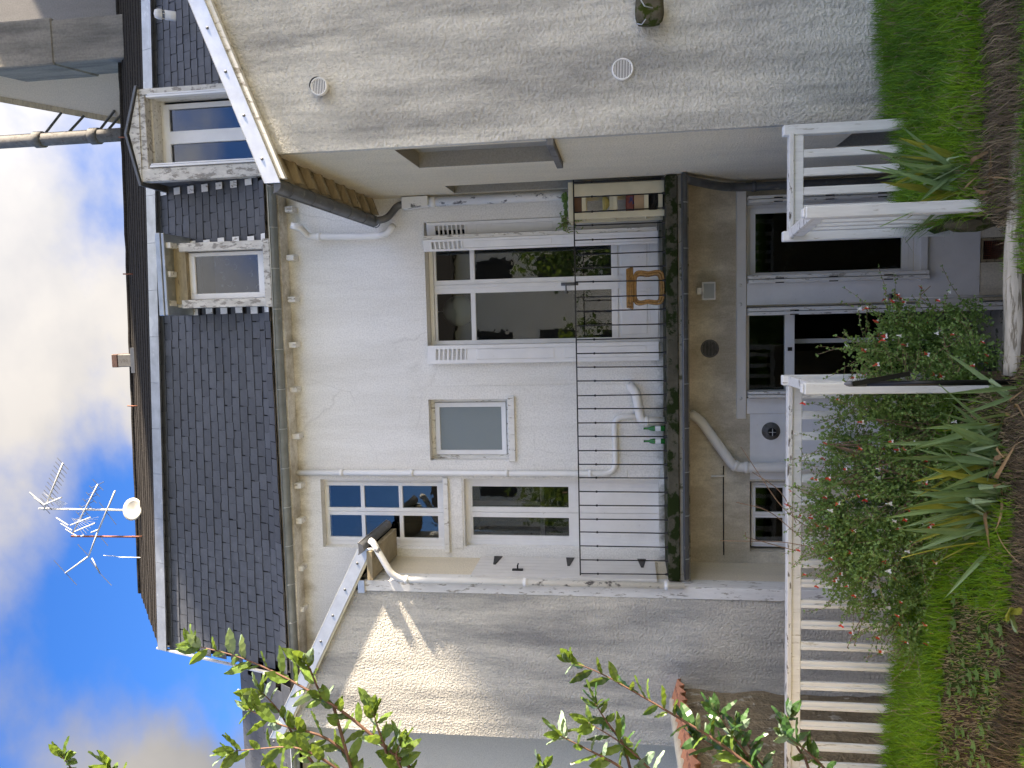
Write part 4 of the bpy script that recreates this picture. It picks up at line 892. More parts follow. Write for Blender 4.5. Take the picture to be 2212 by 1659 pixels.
obj('case', MB().box(q[0], q[1], YF-.06, YF-.012, q[2], q[3]), M['cement'], sb, bevel=.006); obj('cover', MB().box(q[0]+.012, q[1]-.012, YF-.066, YF-.058, q[2]+.012, q[3]-.016), M['black'], sb)
obj('conduit', MB().tube([((q[0]+q[1])/2-.02, YF-.03, q[2]), ((q[0]+q[1])/2-.02, YF-.03, ZY)], .012, 8), M['white'], sb, True)
tag(obj('wall_cable', MB().tube([Py(1563, 1006, YF-.01), Py(1562.5, 1080, YF-.01), Py(1563.5, 1199, YF-.01)], .007, 6), M['black']), 'dark cable running level across the lower wall above the small window', 'cable')

# ================================================================== right wing
rwg = thing('side_wing', (3.4, 7.6, ZY), 'projecting wing with grey roughcast gable wall and aluminium verge', 'building')
x_e, z_e = 1.19, 5.27; sl = .388; XRT = 9.2
def rz(x): return z_e+(x-x_e)*sl
n1_ = [Px(856, 327, XR), Px(1179, 301, XR), Px(891, 352, XR), Px(1209, 358, XR)]
n2_ = [Px(960, 402, XR), Px(984, 418, XR)]
ny0, ny1, nz0, nz1 = (n1_[0].y+n1_[1].y)/2, (n1_[2].y+n1_[3].y)/2, (n1_[1].z+n1_[3].z)/2, (n1_[0].z+n1_[2].z)/2
nb0, nb1, nbz = n2_[0].y, min(8.84, n2_[1].y), (n2_[0].z+n2_[1].z)/2
mb = MB(); mb.prism([(XR+.0, YR, ZY-.1), (XRT, YR, ZY-.1), (XRT, YR, rz(XRT)-.06), (XR+.0, YR, rz(XR)-.06)], (0, .06, 0)); obj('front_wall', mb, M['rendR'], rwg)
# side wall with two blind niches (built in the yz plane)
hs = [(ny0, ny1, nz0, nz1), (nb0, nb1, ZB, nbz), (6.7, 7.35, -.35, .55)]
ys_ = sorted({YR+.0601, YF+.0, *[v for q in hs for v in q[:2]]}); zs_2 = sorted({ZY-.1, rz(XR)-.06, *[v for q in hs for v in q[2:]]}); mb = MB()
for i in range(len(ys_)-1):
    for j in range(len(zs_2)-1):
        cy, cz = (ys_[i]+ys_[i+1])/2, (zs_2[j]+zs_2[j+1])/2
        ins = any(q[0] < cy < q[1] and q[2] < cz < q[3] for q in hs)
        if not ins: mb.face([(XR, ys_[i+1], zs_2[j]), (XR, ys_[i], zs_2[j]), (XR, ys_[i], zs_2[j+1]), (XR, ys_[i+1], zs_2[j+1])])
for a, b_, c, d in hs:
    dp = XR+.14; nm = MB()
    nm.face([(dp,b_,c),(dp,a,c),(dp,a,d),(dp,b_,d)]); nm.face([(XR,a,c),(dp,a,c),(dp,a,d),(XR,a,d)]); nm.face([(XR,b_,c),(XR,b_,d),(dp,b_,d),(dp,b_,c)]); nm.face([(XR,a,d),(dp,a,d),(dp,b_,d),(XR,b_,d)]); nm.face([(XR,a,c),(XR,b_,c),(dp,b_,c),(dp,a,c)]); obj('blind_niche', nm, M['niche'], rwg)
obj('court_wall', mb, M['rendRside'], rwg)
obj('niche_sill', MB().box(XR-.055, XR+.1, ny0-.09, ny1+.09, nz0-.055, nz0+.004), M['cement'], rwg, bevel=.005)
mb = MB(); yv = YR-.10
mb.prism([(x_e, yv, rz(x_e)), (XRT, yv, rz(XRT)), (XRT, yv, rz(XRT)+.05), (x_e, yv, rz(x_e)+.05)], (0, YF-yv+.2, 0)); obj('roof_slab', mb, M['slateold'], rwg)
mb = MB(); vh = .125
mb.prism([(x_e-.02, yv-.02, rz(x_e)-vh*.55), (XRT, yv-.02, rz(XRT)-vh*.55), (XRT, yv-.02, rz(XRT)+vh*.55), (x_e-.02, yv-.02, rz(x_e)+vh*.55)], (0, .018, 0))
mb.prism([(x_e-.02, yv-.02, rz(x_e)+vh*.55), (XRT, yv-.02, rz(XRT)+vh*.55), (XRT, yv-.02, rz(XRT)+vh*.55+.006), (x_e-.02, yv-.02, rz(x_e)+vh*.55+.006)], (0, .16, 0))
vg = obj('verge_flashing', mb, M['flash'], rwg, bevel=.003)
for k in range(9): x = x_e+.18+.36*k; obj('rivet', MB().lathe([(.001,.008), (.010,.006), (.014,0)], (x, yv-.02, rz(x)+.012), (0,-1,0), 8), M['zincdark'], vg, True)
obj('barge_board', MB().prism([(x_e+.02, yv+.012, rz(x_e)-vh*.78), (XRT, yv+.012, rz(XRT)-vh*.78), (XRT, yv+.012, rz(XRT)-vh*.4), (x_e+.02, yv+.012, rz(x_e)-vh*.4)], (0, .05, 0)), M['oldwhite'], rwg)
# eave: rafters, boards, gutter
obj('soffit_board', MB().prism([(x_e+.02, YR-.08, rz(x_e+.02)-.015), (XR+.3, YR-.08, rz(XR+.3)-.015), (XR+.3, YR-.08, rz(XR+.3)-.003), (x_e+.02, YR-.08, rz(x_e+.02)-.003)], (0, YF-YR+.1, 0)), M['wood'], rwg)
for k in range(9):
    y = YR+.02+.31*k; obj('rafter', MB().prism([(x_e+.05, y, rz(x_e+.05)-.085), (XR+.1, y, rz(XR+.1)-.095), (XR+.1, y, rz(XR+.1)-.016), (x_e+.05, y, rz(x_e+.05)-.016)], (0, .055, 0)), M['wood'], rwg, bevel=.004)
gx_ = x_e-.035
g_ = obj('gutter', MB().trough((gx_, YR-.10, z_e+.0), (gx_, 8.84, z_e-.03), .062), M['zincdark'], rwg, True)
for k in range(6): y = YR+.15+.47*k; obj('gutter_bracket', MB().tube([(gx_+.066*math.cos(a_), y, z_e-.005*k-.066*math.sin(a_)) for a_ in [math.pi*q_/8 for q_ in range(9)]], .006, 5), M['zincdark'], g_)
obj('gutter_outlet', MB().tube(bend([(gx_, 8.78, z_e-.05), (gx_+.02, 8.83, z_e-.19), (XR-.10, 8.9, z_e-.30), (XR-.08, 8.91, hp[3])], 4), .042, 10), M['zincdark'], g_, True)
vent('wall_vent', 1345, 150, rr_(22.4, YR), YR, (0,-1,0), M['white_al'], 'flat round white louvred vent low on the grey gable wall', 12, 0, M['dark'], True)
vent('wall_vent', 691, 188, rr_(19.5, YR-.06), YR-.06, (0,-1,0), M['pvc'], 'projecting round white vent cowl high on the grey gable wall', 9, .01, M['dark'])
c = Py(691, 188, YR); mb = MB(); mb.lathe([(.066,-.0), (.066,.066)], c, (0,-1,0), 24); tag(obj('vent_spigot', mb, M['dark'], None, True), 'dark stub pipe behind the round vent cowl on the gable wall', 'vent')
# mossy stone bracket with wire
q = B(1372, -14, 1434, 52, YR-.12); cx, cz = (q[0]+q[1])/2, (q[2]+q[3])/2; hw, hz = (q[1]-q[0])/2, (q[3]-q[2])/2
bm_ = bmesh.new(); bmesh.ops.create_icosphere(bm_, subdivisions=4, radius=1)
for v in bm_.verts:
    s = Vector([math.copysign(abs(k)**.55, k) for k in v.co]); s = s*(1+.05*noise.noise(v.co*4)+.03*noise.noise(v.co*11)); v.co = Vector((cx+s.x*hw, YR-.105+s.y*.10, cz+s.z*hz))
me = bpy.data.meshes.new('stone'); bm_.to_mesh(me); bm_.free(); me.polygons.foreach_set('use_smooth', [True]*len(me.polygons))
sb_ = thing('stone_bracket', (cx, YR-.1, cz-hz), 'mossy rounded stone lump with a wire, fixed to the grey gable wall', 'stone'); put('stone', me, M['mossstone'], sb_)
obj('wire', MB().tube([(cx-.03, YR-.215, cz-.02), (cx-.02, YR-.235, cz+.04), (cx+.05, YR-.23, cz+.08), (cx+.12, YR-.22, cz+.075)], .005, 6).tube([(cx-hw, YR-.15, cz+.1), (cx-hw-.02, YR-.18, cz+.06), (cx-hw+.01, YR-.2, cz+.03)], .004, 5), M['zinc'], sb_)

# ================================================================== left wing
lw = thing('side_wing', (-3.6, 8.6, ZY), 'low left wing with stained roughcast gable and peeling white corner strip', 'building')
x_el = Py(785, 1190, 8.05).x; z_el = Py(785, 1190, 8.05).z; sl_l = .513
def lz(x): return z_el+(x_el-x)*sl_l
XLF = Py(1000, 1588, YL).x; xst = Py(1240, 1286, YL).x
obj('front_wall', MB().prism([(XLF, YL, ZY-.1), (xst, YL, ZY-.1), (xst, YL, lz(xst)-.07), (XLF, YL, lz(XLF)-.07)], (0, .25, 0)), M['rendL'], lw)
obj('corner_strip', MB().box(xst-.002, XL, YL-.016, YL+.24, ZY-.1, lz(XL)-.085), M['oldwhite'], lw, bevel=.004)
obj('court_wall', MB().box(XL-.2, XL-.003, YL+.235, YF-.002, ZY-.1, lz(XL)-.085), M['rendRside'], lw)
obj('strip_cap', MB().box(xst-.02, XL+.0, YL-.04, YL+.06, Py(786, 1270, YL).z-.02, lz(XL)-.08), M['flash'], lw)
XLE = XLF-.12
obj('roof_slab', MB().prism([(x_el, 8.085, lz(x_el)-.012), (XLE, 8.085, lz(XLE)-.012), (XLE, 8.085, lz(XLE)+.035), (x_el, 8.085, lz(x_el)+.035)], (0, YF-8.085-.003, 0)), M['slateold'], lw)
mb = MB(); vh = .075; y0 = 8.078
mb.prism([(x_el+.02, y0, lz(x_el+.02)-vh), (XLE, y0, lz(XLE)-vh), (XLE, y0, lz(XLE)+vh), (x_el+.02, y0, lz(x_el+.02)+vh)], (0, .02, 0)); mb.prism([(x_el, y0, lz(x_el)+vh), (XLE, y0, lz(XLE)+vh), (XLE, y0, lz(XLE)+vh+.006), (x_el, y0, lz(x_el)+vh+.006)], (0, .15, 0))
vg = obj('verge_flashing', mb, M['flash'], lw, bevel=.003)
for k in range(8): x = x_el-.15-.3*k; obj('rivet', MB().lathe([(.001,.008), (.012,.006), (.016,0)], (x, y0, lz(x)+.01), (0,-1,0), 8), M['zincdark'], vg, True)
obj('barge_board', MB().prism([(x_el-.0, 8.09, lz(x_el)-.10), (XLE, 8.09, lz(XLE)-.10), (XLE, 8.09, lz(XLE)-.03), (x_el-.0, 8.09, lz(x_el)-.03)], (0, .045, 0)), M['cream'], lw)
obj('eave_board', MB().box(x_el-.33, x_el-.01, 8.06, YF-.004, z_el-.09, z_el-.03), M['wood'], lw)
obj('gutter', MB().trough((x_el+.04, 7.99, z_el+.035), (x_el+.04, 8.98, z_el+.02), .06), M['zincdark'], lw, True)
# batten shutter on the courtyard side
sy0, sy1 = YL+.12, YF-.05; z0, z1 = ZB+.12, Px(1032, 1222, XL).z
shb = MB(); nbt = 6; sh_ = None
for k in range(nbt):
    a_ = sy0+(sy1-sy0)*k/nbt; b_ = sy0+(sy1-sy0)*(k+1)/nbt
    if sh_ is None: sh_ = obj('shutter', MB().box(XL, XL+.018, sy0, sy1, z0, z1), M['pale'], lw)
    obj('batten', MB().box(XL+.0181, XL+.032, a_+.003, b_-.003, z0, z1), M['pale'], sh_)
for X in (1075, 1232, 1386):
    z_ = Px(X, 1212, XL).z; obj('strap_hinge', MB().prism([(XL+.033, sy1-.0, z_-.05), (XL+.033, sy1-.0, z_+.05), (XL+.033, sy1-.3, z_+.014), (XL+.033, sy1-.3, z_-.014)], (.006, 0, 0)), M['iron'], sh_)
z_ = Px(1121, 1232, XL).z; obj('latch', MB().box(XL+.033, XL+.05, sy0+.18, sy0+.22, z_-.06, z_+.06).tube([(XL+.05, sy0+.2, z_), (XL+.09, sy0+.2, z_), (XL+.09, sy0+.26, z_)], .009, 6), M['iron'], sh_)
nw = tag(obj('neighbour_wall', MB().box(-9.5, XLF-.004, YL+.5, YL+.75, ZY-.1, Py(650, 1600, 8.62).z), M['rendN']), 'plain smooth grey wall past the edge of the stained left gable', 'wall')

# neighbour's slate roof beyond the left gable
nr = thing('neighbour_roof', (-7, 8.5, 5.5), 'dark slate roof of the next house behind the bay leaves, left of the verge', 'roof')
ea = Py(641, 1580, 8.55); ta = Py(537, 1560, 9.17)
for r in range(7):
    t0, t1 = r/7, (r+1)/7; mb = MB()
    p0 = Vector((0, 8.55+.62*t0-.02, ea.z+.05+(ta.z-ea.z)*t0)); p1 = Vector((0, 8.55+.62*t1, ea.z+.05+(ta.z-ea.z)*t1))
    for i in range(22):
        x0 = -4.32-.22*i-(r % 2)*.11; mb.prism([(x0, p0.y, p0.z+random.uniform(-.006,.006)), (x0-.214, p0.y, p0.z), (x0-.214, p1.y, p1.z+.03), (x0, p1.y, p1.z+.03)], (0, .008, 0))
    obj('slate_course', mb, M['slate'], nr)
obj('roof_deck', MB().prism([(-4.3, 8.59, ea.z), (-9.5, 8.59, ea.z), (-9.5, 9.22, ta.z), (-4.3, 9.22, ta.z)], (0, .05, 0)).box(-9.5, -4.3, 9.28, 12, ea.z-1.5, ta.z), M['slateold'], nr)
obj('gutter', MB().trough((-4.5, 8.48, ea.z+.02), (-9.5, 8.48, ea.z+.02), .065), M['zinc'], nr, True)
lh = MB().prism([Py(600, 1445, 9.4), Py(640, 1500, 9.4), Py(655, 1470, 9.4), Py(622, 1440, 9.4)], (0, .06, 0)); 
# neighbour house, upper right, with chimney, gable and flue
nh = thing('neighbour_house', (5, 13.2, ZY), 'taller cream gabled neighbour house rising behind the right end of the slate roof', 'house')
yn = 13.5
g0, g1 = Py(-40, 207, yn), Py(300, 269, yn)
obj('gable_wall', MB().prism([(g0.x, yn, g0.z), (g1.x, yn, g1.z), (g1.x+.0, yn, ZY), (12, yn, ZY), (12, yn, g0.z+.4)], (0, .4, 0)), M['gable'], nh)
dd = (g1-g0).normalized(); mb = MB(); mb.obox(g0-dd*.2, g1, .10, .05, (0,1,0)); obj('verge', mb, M['wood'], nh)
obj('upper_wall', MB().box(Py(120, 62, 12.6).x, 9, 12.6, 13.4, 6, 18), M['greyn'], nh)
fp = Py(130, 299, 12.9); fu = thing('cement_flue', (fp.x, 12.9, 8.6), 'tall weathered cement flue pipe tied to the cream gable with rods', 'flue')
fz0, fz1 = 8.6, 14.5
obj('pipe', MB().tube([(fp.x, 12.9, fz0), (fp.x, 12.9, fz1)], .115, 16), M['cement'], fu, True)
for X in (85, 206): z_ = Py(X, 299, 12.9).z; obj('joint', MB().lathe([(.116,-.09), (.142,-.08), (.142,.07), (.116,.09)], (fp.x, 12.9, z_), (0,0,1), 16), M['cement'], fu, True)
for X, Y1 in ((84, 225), (134, 232), (203, 220), (221, 225)):
    z_ = Py(X, 260, 12.9).z; xe = Py(X, Y1, 12.9).x
    obj('tie_rod', MB().tube([(fp.x, 12.9, z_), (xe, 13.49, z_)], .022, 6), M['zincdark'], fu)
c0, c1 = Py(140, 167, 11.9).x, Py(140, 40, 10.9).x
ch = thing('chimney', ((c0+c1)/2, 11.2, 8.3), 'massive stained concrete chimney stack on the right end of the roof', 'chimney')
zc0 = 9.3; zc1 = Py(-60, 100, 10.9).z
xi = Py(140, 135, 10.9).x
obj('stack', MB().prism([(xi, 10.9, zc0), (c1, 10.9, zc0), (c1, 11.9, zc0), (c0, 11.9, zc0)], (0, 0, zc1-zc0)), M['conc'], ch, bevel=.02)
za = Py(115, 100, 10.9).z
obj('stack_band', MB().prism([(xi-.02, 10.885, za), (c1+.03, 10.885, za), (c1+.03, 11.93, za), (c0-.02, 11.93, za)], (0, 0, zc1-za-.02)), M['conc'], ch, bevel=.02)

# unseen house added on the right, its outline shaped to shade the courtyard
th_ = thing('shade_house', (14, 7, ZY), 'tall shade-casting house added unseen on the right beyond the grey wing', 'house')
P1, P2 = Py(870, 1290, YL), Py(1005, 1490, YL); XO = 10.0
e1 = P1+SUN*((XO-P1.x)/SUN.x); e2 = P2+SUN*((XO-P2.x)/SUN.x)
slp = (e1.z-e2.z)/(e1.y-e2.y); eave_y = .4; eave_z = e2.z-(e2.y-eave_y)*slp; ridge_y = 7.2; ridge_z = e1.z+(ridge_y-e1.y)*slp
obj('walls', MB().prism([(XO+.1, eave_y+.3, ZY), (XO+.1, 14, ZY), (XO+.1, 14, eave_z), (XO+.1, ridge_y, ridge_z-.2), (XO+.1, eave_y+.3, eave_z)], (8, 0, 0)), M['whiteh'], th_)
mb = MB(); mb.prism([(XO, eave_y, eave_z), (XO, ridge_y, ridge_z), (XO, ridge_y, ridge_z-.15), (XO, eave_y, eave_z-.15)], (8.2, 0, 0)); mb.prism([(XO, ridge_y, ridge_z), (XO, 14.2, eave_z), (XO, 14.2, eave_z-.15), (XO, ridge_y, ridge_z-.15)], (8.2, 0, 0)); obj('roof', mb, M['slateold'], th_)
obj('shade_block', MB().box(XO+.2, XO+8, e1.y+.38, 14, eave_z-1, e1.z+3.6), M['whiteh'], th_)  # extra block added to keep the slates in shadow
for z_ in (1, 4, 7): obj('window', MB().box(XO+.08, XO+.13, 4, 5.1, z_, z_+1.7), M['frost'], th_)

# ================================================================== rubble wall with tiled coping
a0, b0 = Py(1482, 1478, 8.1), Py(1492, 1659, 6.2)
gw = thing('garden_wall', (a0.x, 7, ZY), 'old rubble boundary wall capped with orange clay tiles', 'wall')
zc_ = (a0.z+b0.z)/2
def wx(y): return a0.x+(b0.x-a0.x)*(8.1-y)/1.9
WT = .36; ye = 2.2
mb = MB(); rr = random.Random(3); ny = 60; nz = 26
def wv(j, k):
    y = YL-.01+(ye-YL)*j/ny; z = ZY-.1+(zc_-.02-ZY+.1)*k/nz; v = Vector((y*3.2, z*3.2, 0)); b_ = noise.noise(v)*.035+noise.noise(v*2.7)*.025
    return Vector((wx(y)-.07+b_, y, z))
for j in range(ny):
    for k in range(nz): mb.face([wv(j, k), wv(j, k+1), wv(j+1, k+1), wv(j+1, k)])
mb.prism([(wx(YL-.01)-.14, YL-.01, ZY-.1), (wx(ye)-.14, ye, ZY-.1), (wx(ye)-.14-WT, ye, ZY-.1), (wx(YL-.01)-.14-WT, YL-.01, ZY-.1)], (0, 0, zc_+.02-ZY))
obj('masonry', mb, M['rubble'], gw, True)
# tiles: rounded barrels running down each slope
def tile_mesh(wid, ln, name):
    mb = MB(); n = 9; prof = []
    for i in range(n+1):
        u = i/n; prof.append((u*wid-wid/2, .032*math.cos((u-.5)*2*math.pi)*.9))
    for i in range(n):
        (u0, h0), (u1, h1) = prof[i], prof[i+1]
        for z_ in (0, -.014):
            q = [(0, u0, h0+z_), (0, u1, h1+z_), (ln, u1, h1+z_), (ln, u0, h0+z_)]; mb.face(q if z_ else q[::-1])
        mb.face([(ln, u0, h0), (ln, u1, h1), (ln, u1, h1-.014), (ln, u0, h0-.014)])
    me = mb.mesh(name, True); me.materials.append(M['terra']); return me
tm = tile_mesh(.205, .26, 'tile'); axw = Vector((b0.x-a0.x, -1.9, 0)).normalized(); ang = math.atan2(-axw.x, -axw.y)
k = 0; y = 8.06
while y > 2.4:
    for sd in (1, -1):
        base = Vector((wx(y)-.215, y, zc_+.085))
        q = Quaternion((0,0,1), -ang if sd > 0 else math.pi-ang) @ Quaternion((0,1,0), R_(17)) @ Quaternion((1,0,0), R_(random.gauss(0,1.5)))
        put('tile', tm, (), gw, base+Vector((sd*.01, 0, random.uniform(-.004,.004))), q)
    y -= .195; k += 1
mb = MB(); mb.prism([(wx(8.1)-.29, 8.1, zc_+.06), (wx(8.1)-.14, 8.1, zc_+.06), (wx(8.1)-.15, 8.1, zc_+.125), (wx(8.1)-.28, 8.1, zc_+.125)], Vector((b0.x-a0.x, -1.9, 0))*3.05); obj('ridge_mortar', mb, M['mortar'], gw, bevel=.02)

# ================================================================== white wooden railing
YFn = 6.2
def rail_fence(name, x0, x1, label, slats, posts):
    t_ = thing(name, ((x0+x1)/2, YFn, .3), label, 'railing', 'white wooden railing sections')
    zt_ = 1.175
    obj('top_rail', MB().box(x0, x1, YFn-.045, YFn+.045, zt_-.035, zt_), M['fencecap'], t_, bevel=.004)
    obj('under_rail', MB().box(x0, x1, YFn-.028, YFn+.03, zt_-.105, zt_-.036), M['fence'], t_, bevel=.004)
    obj('bottom_rail', MB().box(x0, x1, YFn+.012, YFn+.045, .19, .25), M['fence'], t_)
    for x in slats:
        x += random.gauss(0, .005)
        s_ = obj('slat', MB().box(x-.030, x+.030, YFn-.022, YFn+.005, .16, zt_-.07), M['fence'], t_, bevel=.003)
        obj('batten', MB().box(x-.030, x-.004, YFn-.0335, YFn-.0225, .16, zt_-.107), M['fence'], s_, bevel=.002)
    for x, wd in posts: obj('post', MB().box(x-wd/2, x+wd/2, YFn-.04, YFn+.035, .05, 1.215), M['fence'], t_, bevel=.005)
    return t_
fx = lambda Y, X=1830: Py(X, Y, YFn).x
rail_fence('wooden_railing', fx(512), fx(283), 'short white slatted railing between the grey gable corner and the steps', [fx(Y, 1800) for Y in (326, 369, 410, 452)], [(fx(276), .075), (fx(511, 1700), .075)])
lx = [fx(Y, 1800) for Y in (1216, 1259, 1304, 1349, 1394, 1436, 1480, 1524, 1568, 1611, 1655)]; pitch = (lx[0]-lx[-1])/10
more = [lx[0]+pitch*k for k in range(1, 9)]+[lx[-1]-pitch*k for k in range(1, 5)]
rail_fence('wooden_railing', max(-3.75, lx[-1]-pitch*5), fx(825, 1720), 'long white slatted railing behind the salvia bush with flaking top rail', [x for x in lx+more if -3.72 < x < fx(835)], [(fx(821, 1700), .075)])
def ret(name, xb_, xf, yf, label, side):
    t_ = thing(name, (xf, yf, .05), label, 'railing', 'white wooden railing sections'); z_ = 1.17
    p, q = Vector((xb_, YFn-.05, z_-.01)), Vector((xf, yf+.04, z_-.01))
    obj('top_rail', MB().obox(p, q, .07, .03), M['fencecap'], t_, bevel=.003); obj('under_rail', MB().obox(p-Vector((0,0,.055)), q-Vector((0,0,.055)), .045, .065), M['fence'], t_)
    obj('post', MB().box(xf-.038, xf+.038, yf-.04, yf+.038, -.08, 1.225), M['fence'], t_, bevel=.006)
    obj('post_cap', MB().box(xf-.03, xf+.03, yf-.032, yf+.03, 1.226, 1.242), M['fence'], t_, bevel=.006)
    for k in range(1, 5):
        c = p.lerp(q, k/5); obj('slat', MB().box(c.x-.013, c.x+.013, c.y-.03, c.y+.03, -.02, z_-.07), M['fence'], t_, bevel=.003)
    obj('bottom_rail', MB().obox(Vector((xb_, YFn-.05, .22)), Vector((xf, yf+.04, .2)), .03, .06), M['fence'], t_)
pr = Py(1750, 460, 5.42); ret('stair_railing', fx(505, 1720), pr.x, 5.42, 'white railing return along the step opening beside the right iris clump', 1)
pl_ = Py(1750, 839, 5.42); ret('stair_railing', fx(821, 1720), pl_.x, 5.42, 'white railing return on the salvia side of the steps, behind the black pole', -1)
lg = Pz(2186, 250, .03), Pz(2186, 812, .03)
mb = MB(); n_ = 26; pts = [lg[0].lerp(lg[1], k/n_) for k in range(n_+1)]; yl0 = (lg[0].y+lg[1].y)/2
mb.tube([Vector((p.x, yl0+.0+.008*math.sin(p.x*9), .0+.008*math.sin(p.x*5))) for p in pts], [.062+.004*noise.noise(Vector((p.x*6, 0, 0))) for p in pts], 14)
tag(obj('timber_edge', mb, M['log'], None, True), 'weathered round timber edging across the head of the steps', 'timber')
# small mossy stone at the post foot
bm_ = bmesh.new(); bmesh.ops.create_icosphere(bm_, subdivisions=3, radius=1); pc = Pz(2050, 505, .15)
for v in bm_.verts: s = v.co*(1+.18*noise.noise(v.co*2.5)); v.co = Vector((.56+s.x*.06, 5.62+s.y*.12, .13+s.z*.17))
me = bpy.data.meshes.new('mossy_stone'); bm_.to_mesh(me); bm_.free(); tag(put('mossy_stone', me, M['mossstone']), 'mossy brown stone at the foot of the white railing return beside the steps', 'stone')
# black pole with folded arm
yk = 5.18; b0_, t0_ = Py(2180, 826, yk), Py(1824, 829, yk)
bp_ = thing('black_pole', (b0_.x, yk, -.02), 'black pole with rounded grey tip and folded arm, standing by the steps', 'pole')
tp = Vector((t0_.x, yk, t0_.z)); ft = Vector((b0_.x, yk, -.03))
dv = (ft-tp).normalized(); obj('shaft', MB().tube([tp+dv*.13, ft], .0175, 12), M['black'], bp_, True)
obj('tip', MB().tube([tp, tp+dv*.012, tp+dv*.03, tp+dv*.13], [.006, .014, .019, .019], 12), M['greycap'], bp_, True)
ae = Py(1965, 807, yk-.03); obj('folded_arm', MB().obox(tp+dv*.04+Vector((0,-.025,0)), ae, .016, .030, (1,0,0)), M['black'], bp_)

# ================================================================== plants
def blade_mesh(name, ln, wd, bend_, m_, fold=0, tip=.0):
    mb = MB(); n = 9; prev = None; rows = []
    for i in range(n+1):
        u = i/n; w_ = wd*(.55+.45*min(1, u*3))*(1-u**2.6)+.0006; z = ln*u; y = -bend_*u*u
        if fold and u > fold: d_ = u-fold; z = ln*(fold-d_*.75); y = -bend_*u*u-.10*d_*ln*2
        rows.append([(-w_/2, y, z), (0, y+wd*.12, z), (w_/2, y, z)])
    for i in range(n):
        a_, b_ = rows[i], rows[i+1]
        mb.face([a_[0], a_[1], b_[1], b_[0]]); mb.face([a_[1], a_[2], b_[2], b_[1]])
    me = mb.mesh(name, True); me.materials.append(m_); return me
IR = {k: [blade_mesh('leaf', l, .044, bd, M[mk], fo) for l, bd, fo in ((.62,.03,0), (.52,.06,0), (.44,.02,0), (.56,.12,0))] for k, mk in (('g','iris'), ('y','irisy'))}
IR['p'] = [blade_mesh('leaf', .5, .042, .10, M['irisp'], .52), blade_mesh('leaf', .42, .04, .08, M['irisp'], .6)]
IR['d'] = [blade_mesh('leaf', .40, .020, .16, M['irisd'], 0), blade_mesh('leaf', .34, .026, .22, M['irisd'], .5)]
def iris(p, n, label, scale=1, seed=1, spread=34, lean=0):
    t_ = thing('iris', p, label, 'plant', 'iris clumps by the steps'); rr = random.Random(seed)
    for k in range(n):
        kind = rr.choices('gypd', (64, 14, 12, 10))[0]; me = rr.choice(IR[kind])
        a_ = rr.gauss(0, spread*.55)+lean; b_ = rr.gauss(4, 9)
        if kind == 'd': a_ *= 2.2; b_ += 50
        q = Quaternion((0,1,0), R_(a_)) @ Quaternion((1,0,0), R_(b_)) @ Quaternion((0,0,1), R_(rr.gauss(0, 38)))
        o = put('leaf', me, (), t_, Vector(p)+Vector((rr.uniform(-.13,.13), rr.uniform(-.06,.06), -.02)), q); s = scale*rr.uniform(.65, 1.08); o.scale = (s*rr.uniform(.8,1.1), s, s)
    return t_
def gp(X, Y, z=.1): 
    p = Pz(X, Y, z)
    for _ in range(4): p = Pz(X, Y, h(p.x, p.y))
    return p
for X, Y, n, lb, s, sd, sp_, ln in ((2088, 380, 40, 'iris clump with yellowing tips beside the right post of the steps', 1.15, 1, 50, -6), (2010, 305, 12, 'sparse iris tuft near the end post at the grey gable corner', .55, 2, 40, 5), (2178, 880, 12, 'iris fan by the foot of the black pole', .8, 3, 50, 6),
    (2158, 960, 28, 'iris clump with stiff grey green leaves in front of the salvia bush', 1.08, 4, 28, 2), (2148, 1050, 32, 'broad iris clump with pale folded leaves in front of the salvia bush', 1.12, 5, 26, -2), (2142, 1128, 28, 'iris clump leaning toward the bright grass strip', 1.08, 6, 28, -14)):
    iris(gp(X, Y), n, lb, s, sd, sp_, ln)

# salvia bush
CL = [(1975, 1010, .42, 5.62), (1905, 1150, .44, 5.70), (1965, 905, .36, 5.60), (1865, 1045, .30, 5.80), (2040, 745, .27, 5.72), (1960, 745, .24, 5.75), (1875, 760, .15, 5.78), (1830, 960, .20, 5.85), (1860, 1245, .28, 5.78), (1985, 1300, .25, 5.66), (2060, 1290, .16, 5.60), (1835, 1180, .22, 5.82), (2085, 860, .22, 5.45), (2000, 830, .25, 5.6), (1930, 690, .15, 5.8), (2090, 690, .16, 5.75), (1910, 1330, .14, 5.75), (2110, 780, .18, 5.5), (2000, 1120, .36, 5.6), (1985, 1390, .14, 5.6), (1800, 1080, .2, 5.85), (1790, 1150, .17, 5.85), (1900, 865, .2, 5.75), (1840, 885, .15, 5.8), (2075, 1000, .28, 5.45), (2080, 1110, .28, 5.45), (2060, 920, .24, 5.45), (1930, 800, .16, 5.7), (2070, 1210, .22, 5.5)]
sb = gp(2080, 1000); sal = thing('salvia_bush', sb, 'wide leafy salvia bush dotted with small red and white flowers', 'bush')
rr = random.Random(11); lv = MB(); fpts = []; stm = MB()
def addleaf(c, d, s):
    d = d.normalized(); sd_ = d.cross(Vector((rr.gauss(0,1), rr.gauss(0,1), rr.gauss(0,1)))).normalized()
    u = d*s; w_ = sd_*s*.46; nrm_ = d.cross(sd_)*s*.18
    lv.face([c, c+u*.5+w_+nrm_, c+u, c+u*.5-w_+nrm_])
